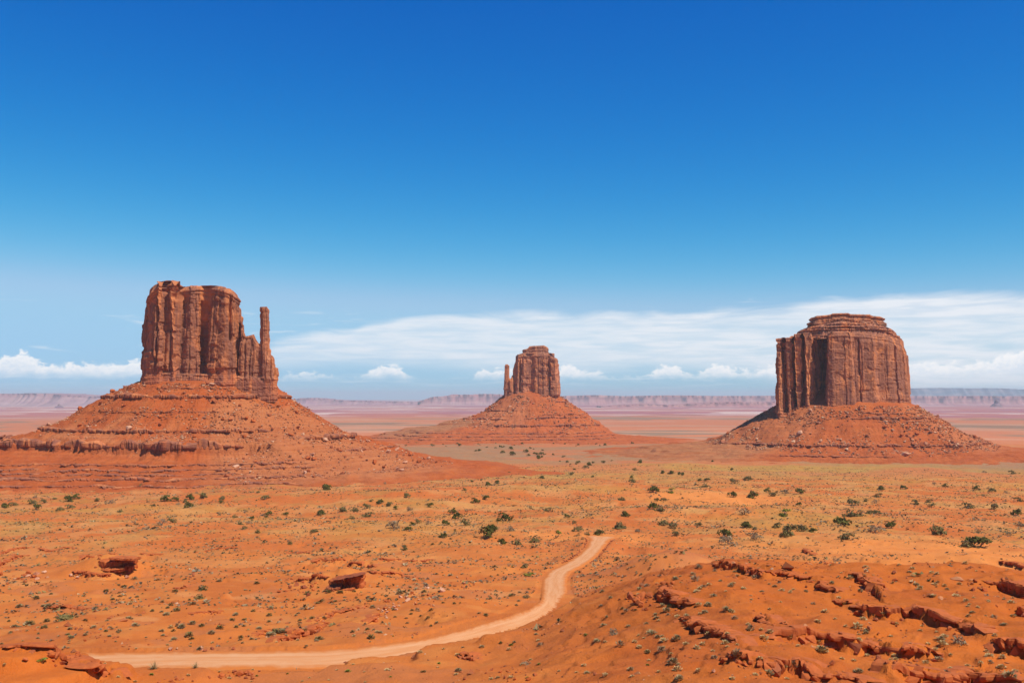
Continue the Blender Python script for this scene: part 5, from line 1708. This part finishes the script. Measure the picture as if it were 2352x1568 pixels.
def sticks_mesh(name, segs, mat):
    V = []; F = []; off = 0
    for s in segs:
        v, f = stick(*s)
        V.append(v); F.append(f + off); off += len(v)
    return mesh_np(name, np.concatenate(V), np.concatenate(F), mat, False)


def trunk_mesh(name, seed):
    g = np.random.default_rng(seed)
    segs = []
    top = np.array([g.normal(0, .06), g.normal(0, .06), 0.24])
    segs.append(((0, 0, -0.06), tuple(top), 0.045, 0.034))
    for i in range(5):
        a = 2 * math.pi * i / 5 + g.normal(0, .3)
        m = top + np.array([math.cos(a) * 0.16, math.sin(a) * 0.16, 0.12 + g.uniform(0, .08)])
        e = m + np.array([math.cos(a) * 0.12, math.sin(a) * 0.12, 0.10])
        segs.append((tuple(top - np.array([0, 0, 0.10 * g.uniform()])), tuple(m), 0.026, 0.017)); segs.append((tuple(m), tuple(e), 0.017, 0.006))
    return sticks_mesh(name, segs, M_BARK)


def blades_mesh(name, seed, mat, n, h=0.55, spread=0.5, width=0.05, dome=True):
    """a shrub or tuft: blades fanning from the root, about one unit wide"""
    g = np.random.default_rng(seed)
    a = g.uniform(0, 2 * math.pi, n); t = g.uniform(0, 1, n) ** 0.6
    el = (1 - t) * 1.45 + 0.12
    ln = spread * np.cos(el) + h * np.sin(el)
    ln = ln * g.uniform(0.75, 1.1, n)
    d = np.stack([np.cos(a) * np.cos(el), np.sin(a) * np.cos(el), np.sin(el)], 1)
    root = np.stack([g.normal(0, .07, n), g.normal(0, .07, n), np.zeros(n)], 1)
    mid = root + d * ln[:, None] * (0.35 if dome else 0.1)
    tip = root + d * ln[:, None]
    side = np.stack([-np.sin(a), np.cos(a), 0.3 * g.normal(size=n)], 1) * (width * g.uniform(0.7, 1.5, n))[:, None]
    if dome:
        V = np.stack([mid, tip - side * 1.3, tip + side * 1.3], 1).reshape(-1, 3)
    else:
        V = np.stack([mid - side, mid + side, tip], 1).reshape(-1, 3)
    V[:, 2] = np.maximum(V[:, 2], -0.02)
    return mesh_np(name, V, np.arange(3 * n).reshape(-1, 3), mat, False)


CROWNS = {'J': [crown_mesh('crown', 400 + i, M_JUNIPER, 280, 6 + i % 3) for i in range(4)],
          'O': [crown_mesh('crown', 420 + i, M_OLIVE, 240, 7, 0.85, 0.42, 0.16, 0.24) for i in range(4)],
          'D': [crown_mesh('crown', 440 + i, M_DRY, 190, 7, 0.85, 0.42, 0.12, 0.24) for i in range(3)],
          'G': [crown_mesh('crown', 460 + i, M_GREEN, 240, 6, 0.6, 0.42) for i in range(2)]}
TRUNKS = [trunk_mesh('trunk', 480 + i) for i in range(4)]
SAGE = [blades_mesh('sage_shrub', 500 + i, M_SAGE, 110, 0.5, 0.55, 0.045) for i in range(4)]
SAGE_D = [blades_mesh('sage_shrub', 510 + i, M_OLIVE, 110, 0.5, 0.55, 0.045) for i in range(3)]
DRYS = [blades_mesh('dry_shrub', 520 + i, M_DRY, 90, 0.6, 0.5, 0.04) for i in range(3)]
TUFTS = [blades_mesh('grass_tuft', 530 + i, M_TUFT, 90, 0.42, 0.5, 0.05) for i in range(4)]
TALL = [blades_mesh('tall_grass', 540, M_SAGE, 70, 1.3, 0.35, 0.03, False)]
GREENS = [blades_mesh('green_shrub', 550, M_GREEN, 120, 0.4, 0.55, 0.05)]

PLANTS = {  # enlargement: (x, y of the foot, width, kind)
    S5: '''942 122 25 J,1020 122 45 O,250 192 30 D,355 190 15 D,388 204 22 O,485 213 45 J,507 217 25 J,540 200 40 J,322 229 35 O,235 236 40 O,100 246 35 O,38 263 40 J,262 274 40 J,430 283 35 O,505 265 40 O,
1180 216 55 J,1253 214 35 J,1326 221 30 O,1362 199 45 J,1465 191 50 O,1280 239 25 D,1353 259 48 J,1600 204 40 O,1583 229 30 J,1905 199 45 O,872 291 30 O,1688 331 28 O,1930 319 40 J,1913 334 20 J,1812 341 30 J,
2052 315 33 J,2296 311 55 J,2340 136 50 J,2216 59 30 O,1725 381 40 O,1786 376 35 D,1745 413 32 O,2085 526 30 O,1240 369 50 O,880 185 22 D,790 235 40 D,700 215 35 O,1160 378 45 D,1856 440 35 O,2255 440 45 O,1100 250 25 O,1750 110 22 O,1413 157 22 D,1855 155 22 O''',
    S6: '''250 119 45 J,762 163 40 O,597 207 36 J,655 221 38 O,515 235 40 O,212 275 45 O,364 259 48 O,437 253 42 O,780 251 40 D,690 241 25 J,920 227 32 J,410 304 35 O,1205 203 42 J,1275 181 32 J,1060 271 40 J,1090 303 46 J,
1008 343 40 J,1145 346 50 O,778 381 42 J,690 367 80 D,802 346 30 J,900 341 38 D,1395 316 70 J,1435 381 45 D,1004 423 42 J,1372 461 48 J,1475 466 52 O,1580 453 50 O,1666 256 35 O,1785 293 30 J,1735 397 32 G,1857 383 50 O,
1920 405 28 O,1998 405 52 J,2163 289 40 J,2138 186 32 O,2117 366 55 O,2340 236 45 J,2340 133 45 J,2205 71 30 O,1285 89 28 J,2238 386 35 D,1345 79 30 D,1625 46 25 O,1832 332 25 O,840 330 32 O,1815 22 26 D,1955 38 22 O,
628 80 20 D,540 192 22 O,520 290 45 O,1068 590 30 D,750 500 40 O,1183 66 16 O,1137 118 16 O,2315 165 22 D''',
    S7: '''226 356 40 J,330 361 32 G,680 383 38 J,800 389 68 J,877 353 28 J,915 379 40 O,983 363 42 D,1063 363 40 J,42 403 28 O,246 406 25 O,285 406 28 O,265 462 45 O,222 449 35 J,66 496 35 J,25 564 50 O,285 547 55 O,330 562 45 O,
357 606 38 O,486 549 30 O,134 581 30 D,980 491 44 G,745 482 60 D,750 557 52 J,930 557 42 O,1040 566 40 O,985 606 75 O,1088 579 50 O,1142 584 38 J,1113 623 18 O,1352 495 54 O,1413 495 40 O,1460 479 30 O,1500 481 36 O,
1365 431 60 O,1437 409 25 O,1335 626 50 O,1590 561 42 J,1868 602 75 O,634 613 55 J,655 657 90 D,808 627 60 D,1063 429 25 J,1527 341 35 J,1657 336 30 J,1513 383 28 O,1727 426 35 O,1805 413 25 O,1820 439 28 O,2033 446 38 O,
2175 451 35 O,2315 489 40 J,2320 409 30 O,2170 353 30 O,2076 343 28 J,1897 326 22 J,2283 251 25 O,1728 517 15 D,150 189 25 J,280 249 25 J,325 251 35 J,375 256 20 J,395 258 20 J,100 273 20 J,102 296 25 O,490 291 18 J,535 293 25 J,
518 326 30 O,688 306 38 O,772 289 35 O,123 229 25 O,2335 547 35 D,2125 243 18 D,1833 308 20 D,565 180 16 J,676 228 16 J,1700 385 22 D,1505 418 28 D,2258 362 22 D,2270 602 30 D''',
    (950, 1040, 0.25510): '''865 238 30 J,830 241 22 J,1088 258 38 O,1165 225 60 J,1190 275 50 J,1313 250 65 J,1395 275 50 J,1425 310 45 J,1462 300 25 J,1455 275 45 O,1465 235 20 J,1570 275 22 J,1668 296 24 O,1708 345 32 O,1732 368 20 O,1815 355 34 J,1787 365 20 J,
1908 375 42 J,1950 355 25 J,1880 402 40 O,1775 418 26 J,1742 466 38 O,2055 352 38 O,1460 500 38 J,947 566 42 J,1034 550 40 J,795 532 24 J,725 618 22 O,1154 452 22 O,815 346 14 J,2131 333 16 O,1635 338 14 J,672 190 45 J,415 192 42 O,
1175 155 14 J,1270 170 24 J,1323 150 12 J,1540 142 12 J,1422 148 14 J,1575 168 16 J,948 165 14 J,1022 165 12 J,1018 212 18 O,1065 205 30 J,1100 200 20 J,1195 185 14 J,1350 215 20 J,1382 222 14 J,935 205 20 O,1685 172 18 J,1810 182 18 J,1790 190 12 J,
1985 175 18 J,2018 188 16 J,2070 182 30 J,2125 160 12 J,2180 172 12 J,2250 158 14 J,2325 168 22 J,1905 170 12 J,190 168 22 J,160 190 20 O,265 170 30 O,30 175 14 J,38 195 14 O,98 195 12 J,515 178 14 J,545 195 12 O,655 170 18 J,865 180 14 O,850 172 12 J,1165 262 22 J,1335 285 25 J,1500 270 14 O''',
}
GROUPS = {0: ('juniper', 'on the flats below the left butte'), 700: ('juniper', 'on the dune left of the road end'), 1500: ('juniper', 'on the sandy flats at right'), 950: ('juniper', 'in the sage flat before the middle butte')}
KIND_WORD = {'J': 'dark green round juniper', 'O': 'olive desert shrub', 'D': 'dry brown shrub', 'G': 'bright green low bush'}
KIND_NAME = {'J': 'juniper_tree', 'O': 'desert_shrub', 'D': 'dry_shrub', 'G': 'green_bush'}
KIND_CAT = {'J': 'tree', 'O': 'shrub', 'D': 'shrub', 'G': 'bush'}


def plant(p, wid, kind, label, group, tall=1.0, parts=True):
    me = CROWNS[kind][rng.integers(len(CROWNS[kind]))]
    rz = rng.uniform(0, 6.28)
    s = wid * 1.15
    name = KIND_NAME[kind]
    if not parts:
        return obj(name, me, None, (p[0], p[1], p[2] - 0.05), (0, 0, rz), (s, s, s * tall), label, KIND_CAT[kind], group)
    root = obj(name, None, None, (p[0], p[1], p[2] - 0.05), (0, 0, rz), (s, s, s * tall), label, KIND_CAT[kind], group)
    obj('crown', me, root)
    obj('trunk', TRUNKS[rng.integers(4)], root)
    return root


def build_plants():
    for en, txt in PLANTS.items():
        rows = [r.split() for r in txt.replace('\n', ' ').split(',')]
        uv = [P(en[0], en[1], float(r[0]), float(r[1]), en[2]) for r in rows]
        pts = unproject(uv, ground_z, n=700)
        place_ = GROUPS[en[0]][1]
        for r, p in zip(rows, pts):
            dist = np.linalg.norm(p[:2])
            if dist > 3200:
                continue
            px = float(r[2]) * en[2] / 1.06293
            w = px / FL * dist
            w = min(max(w, 1.0), 7.5)
            k = r[3]
            sz = 'large ' if px > 20 else ('small ' if px < 12 else '')
            uu = IW / 2 + FL * p[0] / p[1]
            at = {0: (420, 'left', 'right'), 700: (880, 'left', 'right'), 1500: (1900, 'left', 'right'), 950: (1180, 'left', 'right')}[en[0]]
            at = ', ' + (at[1] if uu < at[0] else at[2]) + (' part, nearer' if dist < {0: 700, 700: 640, 1500: 640, 950: 1500}[en[0]] else ' part, farther')
            plant(p, w, k, sz + '%s %s' % (KIND_WORD[k], place_) + at, '%ss %s' % (KIND_NAME[k].replace('_', ' '), place_), rng.uniform(0.95, 1.3), px * 0.4354 > 5.5)
    # the ones that stand out
    own = [((S6, 1298, 418, 88, 'J'), 'tallest juniper tree with a pale forked trunk, left of the end of the road', 1.25),
           ((S7, 1302, 545, 74, 'J'), 'flat domed juniper tree leaning over its shadow, middle of the right flats', 0.85),
           ((S7, 2095, 668, 98, 'J'), 'widest green topped juniper on the sand at right', 0.75),
           ((S7, 2005, 667, 56, 'O'), 'small umbrella shaped tree beside the widest juniper on the sand', 1.0),
           ((S7, 1490, 583, 88, 'D'), 'half dead bare branched tree on the right sand', 0.7),
           ((S6, 1883, 670, 30, 'D'), 'lone dark bush on the right verge of the road', 1.1),
           ((S6, 2090, 1038, 68, 'D'), 'dark twiggy bush beside a red rock right of the road', 0.9),
           ((S6, 1620, 1108, 50, 'D'), 'dark low bush on the slope below the road bend', 0.7),
           ((S7, 1985, 1218, 74, 'D'), 'large bristly brown bush among the lower right ledges', 0.8),
           ((S7, 1282, 750, 32, 'D'), 'dark bush standing on the crest of the right ridge', 0.9),
           ((S5, 450, 1070, 130, 'O'), 'large rounded grey green bush on the bare ground at lower left', 0.55),
           ((S5, 1440, 852, 66, 'O'), 'grey green bush right of the overhanging rock, upper of two', 0.8),
           ((S5, 1440, 908, 64, 'O'), 'grey green bush right of the overhanging rock, lower of two', 0.7),
           ((S5, 1985, 1152, 70, 'O'), 'round bush on the small ledge left of the road', 0.65),
           ((S5, 2167, 992, 40, 'D'), 'small dark brown bush on bare ground left of the road', 0.8),
           ((S6, 965, 820, 48, 'D'), 'brown bush at the right end of the rubble patch', 1.0),
           ((S6, 845, 890, 30, 'D'), 'upright dark bush below the rubble patch', 1.3),
           ((S6, 1535, 1232, 60, 'D'), 'greyish bush low down below the road', 0.65),
           ((S6, 1515, 612, 42, 'O'), 'bush on the bank just left of the upper road', 0.8),
           ((S6, 1535, 806, 34, 'O'), 'bush beside the stone wall of the road bend', 1.0),
           ((S6, 1550, 668, 50, 'G'), 'yellow green bush near the grey clay patch by the road', 0.7),
           ((S5, 300, 1364, 58, 'G'), 'green bush among the red stones of the lower left mound', 0.75)]
    for ((en, x, y, w, k), lab, tall) in own:
        p = unproject([P(en[0], en[1], x, y, en[2])], ground_z)[0]
        plant(p, w * en[2] / 1.06293 / FL * np.linalg.norm(p[:2]), k, lab, None, tall)


build_plants()


def dead_branches():
    for q, (x, y, lab) in enumerate(((2005, 715, 'dead grey branch lying on the sand at right, with a long tail'), (1470, 692, 'dead upright snag on the sand behind the ridge'),
                                     (1550, 722, 'dead fallen branch on the sand behind the ridge, second from the left'), (1757, 714, 'small dead twig heap in the middle of the sand'))):
        p = unproject([P(1500, 1050, x, y, .42517)], ground_z)[0]
        g = np.random.default_rng(60 + q)
        segs = []
        for i in range(9):
            a = g.uniform(0, 6.28); e = g.uniform(0.1, 1.0); L = g.uniform(0.7, 1.6)
            e1 = np.array([math.cos(a) * math.cos(e), math.sin(a) * math.cos(e), math.sin(e)]) * L
            segs.append(((0, 0, 0.05), tuple(e1), 0.07, 0.03)); e2 = e1 + np.array([g.normal(0, .4), g.normal(0, .4), g.uniform(-.1, .4)])
            segs.append((tuple(e1), tuple(e2), 0.035, 0.012))
        if q == 0:
            segs += [((0, 0, 0.1), (-1.6, 0.2, 0.3), 0.09, 0.07), ((-1.6, 0.2, 0.3), (-3.2, 0.3, 1.1), 0.07, 0.03)]
        obj('dead_branch', sticks_mesh('dead_branch', segs, M_BARK), None, tuple(p), None, None, lab, 'branch')


dead_branches()


def scatter_small():
    """the nearer low shrubs and tufts, one by one"""
    rr = lambda p: np.linalg.norm(p[:2])

    def go(n, box, lib, smin, smax, name, label, group, cat, dmin, seed, keep=None):
        g = np.random.default_rng(seed)
        uv = np.stack([g.uniform(box[0], box[1], n * 3), g.uniform(box[2], box[3], n * 3)], 1)
        pts = unproject(uv, ground_z, n=420)
        d, _ = road_info(pts[:, 0], pts[:, 1])
        ok = []
        nz = noise2(pts[:, 0] / 16, pts[:, 1] / 16, seed)
        for i, p in enumerate(pts):
            if d[i] < 1.0 or nz[i] < -0.28 or (keep and not keep(p)):
                continue
            if all((p[0] - q[0]) ** 2 + (p[1] - q[1]) ** 2 > dmin ** 2 for q in ok):
                ok.append(p)
            if len(ok) >= n:
                break
        um, vm = box[0] + (box[1] - box[0]) * np.array([1 / 3, 2 / 3]), 0
        rs_ = sorted(rr(q) for q in ok); rm = rs_[len(rs_) // 3], rs_[2 * len(rs_) // 3]
        for p in ok:
            uu = IW / 2 + FL * p[0] / p[1]
            where_ = ('left', 'middle', 'right')[int(uu > um[0]) + int(uu > um[1])] + ' part, ' + ('nearest', 'half way', 'farthest')[int(rr(p) > rm[0]) + int(rr(p) > rm[1])]
            s = smin * (smax / smin) ** (g.uniform() ** 1.6)
            obj(name, lib[g.integers(len(lib))], None, (p[0], p[1], p[2] - 0.03), (g.normal(0, .08), g.normal(0, .08), g.uniform(0, 6.28)), (s, s, s * g.uniform(0.7, 1.1)), ('large ' if s > smin + 0.5 * (smax - smin) else ('little ' if s < smin + 0.12 * (smax - smin) else '')) + label + ', ' + where_, cat, group)
    go(170, (1450, 2340, 1290, 1560), TUFTS, 0.45, 1.05, 'grass_tuft', 'pale dry grass tuft on the red ledges at lower right', 'pale grass tufts on the right ridge', 'grass tuft', 1.2, 601, lambda p: rr(p) < 228)
    go(40, (1400, 2340, 1300, 1560), SAGE + DRYS, 0.6, 1.2, 'sage_shrub', 'grey shrub among the red ledges at lower right', 'grey shrubs on the right ridge', 'shrub', 2.5, 602, lambda p: rr(p) < 228)
    go(26, (900, 1500, 1455, 1560), TUFTS + GREENS, 0.4, 0.8, 'grass_tuft', 'tuft on bare slope before the road', 'tufts in front of the road', 'grass tuft', 2.0, 603)
    go(34, (900, 1560, 1380, 1560), SAGE + SAGE_D, 0.5, 1.0, 'sage_shrub', 'low shrub beside the road at bottom centre', 'low shrubs at bottom centre', 'shrub', 2.5, 604, lambda p: rr(p) < 330)
    go(110, (0, 900, 1330, 1470), SAGE + SAGE_D, 0.8, 1.9, 'sage_shrub', 'low sage shrub between the overhanging rock and the road', 'sage shrubs on the left flat', 'shrub', 2.5, 605, lambda p: rr(p) > 190)
    go(46, (0, 900, 1440, 1500), SAGE + TUFTS, 0.5, 1.2, 'sage_shrub', 'shrub on bare sand beyond the road, lower left', 'shrubs on the bare sand at lower left', 'shrub', 2.5, 606, lambda p: rr(p) > 190)
    go(24, (0, 900, 1515, 1566), TUFTS + GREENS, 0.35, 0.8, 'grass_tuft', 'tuft on the mounds along the bottom left edge', 'tufts along the bottom left edge', 'grass tuft', 2.0, 607)
    go(48, (900, 1250, 1230, 1440), SAGE_D + SAGE, 0.8, 1.8, 'sage_shrub', 'sage shrub on the slope left of the road bend', 'sage shrubs left of the road bend', 'shrub', 2.5, 608, lambda p: rr(p) > 220)
    go(40, (1380, 1700, 1250, 1420), SAGE + DRYS, 0.6, 1.3, 'sage_shrub', 'shrub on the smooth slope right of the road', 'shrubs right of the road', 'shrub', 2.5, 609)
    for x, y, w, lab in ((1105, 1416, 46, 'tall pale grass clump in front of the road at lower left'), (1403, 1408, 36, 'shorter pale grass clump on the low mound by the road')):
        p = unproject([P(0, 1150, x, y, .34014)], ground_z)[0]
        s = w * .34 / 1.063 / FL * np.linalg.norm(p[:2])
        obj('tall_grass', TALL[0], None, (p[0], p[1], p[2] - .03), None, (s * 1.3, s * 1.3, s * 1.2), lab, 'grass')


scatter_small()


def scrub_field():
    """the countless low scrub of the middle distance, as one mass"""
    g = np.random.default_rng(77)
    n = 150000
    r = np.sqrt(g.uniform(170 ** 2, 1500 ** 2, n)); keep = g.uniform(size=n) < np.clip(480 / r, 0.16, 1.0) ** 1.15
    r = r[keep]; n = len(r)
    a = g.uniform(R(-30), R(30), n)
    x, y = r * np.sin(a), r * np.cos(a)
    nz = fbm2(x / 45, y / 45, 3, 301); n2 = noise2(x / 12, y / 12, 305)
    d, _ = road_info(x, y)
    U = U_of(x, y)
    wash = sst(0.09, 0.02, np.abs(noise2(x / 95, y / 95, 309)))
    p = 0.10 + 1.05 * sst(-0.15, 0.35, nz) + 0.25 * n2 + 0.6 * wash
    p *= np.where((U > 900) & (r > 380), 1.4, 1.0)
    p *= np.where((U > 1400) & (r < 235), 0.12, 1.0)
    p *= np.where((U < 1400) & (r < 290), 0.30, 1.0)
    p *= np.where((U < 1000) & (r < 330), 0.7, 1.0)
    for (u, v, sa, sb) in ((2110, 1262, 52, 34), (2270, 1285, 40, 30), (1650, 1143, 50, 36)):
        q = unproject([(u, v)], base_z, n=300)[0]
        p *= 1 - 0.93 * np.clip(1.6 * gauss(x, y, q[0], q[1], sa, sb), 0, 1)
    # none on the steep debris of the left butte
    cxw, cyw = (480 - IW / 2) * 1300 / FL, 1300.0
    dw = np.hypot((x - cxw) / 1.25, y - cyw)
    p *= sst(230, 330, dw)
    ok = (g.uniform(size=n) < p) & (d > 0.8)
    x, y, r, nz = x[ok], y[ok], r[ok], nz[ok]; n = len(x)
    z = ground_z(x, y)
    s = 0.92 * g.lognormal(0, 0.40, n) * np.where(r > 600, 1.25, 1.0)
    K = 7
    az = g.uniform(0, 2 * math.pi, (n, K)); el = g.uniform(0.15, 1.5, (n, K))
    dx, dy, dz = np.cos(az) * np.cos(el), np.sin(az) * np.cos(el), np.sin(el) * 0.72
    d3 = np.stack([dx, dy, dz], -1) * (s[:, None, None] * g.uniform(0.4, 0.62, (n, K, 1)))
    side = np.stack([-np.sin(az), np.cos(az), g.normal(0, .4, (n, K))], -1) * (s[:, None, None] * 0.25)
    o = np.stack([x, y, z - 0.03], -1)[:, None, :]
    V = np.stack([o + 0.25 * d3, o + d3 - side, o + d3 + side], 2).reshape(-1, 3)
    F = np.arange(len(V)).reshape(-1, 3)
    pal = np.array([(0.27, 0.20, 0.095), (0.19, 0.145, 0.07), (0.36, 0.27, 0.14), (0.12, 0.10, 0.04), (0.09, 0.08, 0.03), (0.28, 0.21, 0.065), (0.21, 0.18, 0.125), (0.46, 0.35, 0.19), (0.16, 0.12, 0.08)])
    c = pal[g.integers(len(pal), size=n)] * g.uniform(0.75, 1.2, (n, 1))
    C = np.repeat(c, K * 3, 0)
    obj('desert_scrub', mesh_np('desert_scrub', V, F, M_SCRUB, False, C), kind='stuff', label='countless low grey green scrub dotting the desert floor')
    print('scrub', n)


scrub_field()

# ------------------------------------------------------------------ the air of the valley
def build_haze():
    s = 82000.0
    z0, z1 = CAMZ - 345.0, CAMZ + 275.0
    v = np.array([(x, y, z) for z in (z0, z1) for y in (-s, s) for x in (-s, s)], float)
    f = np.array([(0, 2, 3, 1), (4, 5, 7, 6), (0, 1, 5, 4), (2, 6, 7, 3), (0, 4, 6, 2), (1, 3, 7, 5)])
    m, T = new_mat('haze')
    pv = T.n('ShaderNodeVolumePrincipled')
    pv.inputs['Color'].default_value = (0.93, 0.97, 1.0, 1)
    pv.inputs['Density'].default_value = 2.6e-5
    pv.inputs['Anisotropy'].default_value = 0.0
    out = T.n('ShaderNodeOutputMaterial')
    T.t.links.new(pv.outputs[0], out.inputs['Volume'])
    obj('haze', mesh_np('haze', v, f, m), kind='stuff', label='thin pale desert haze filling the valley air')


build_haze()
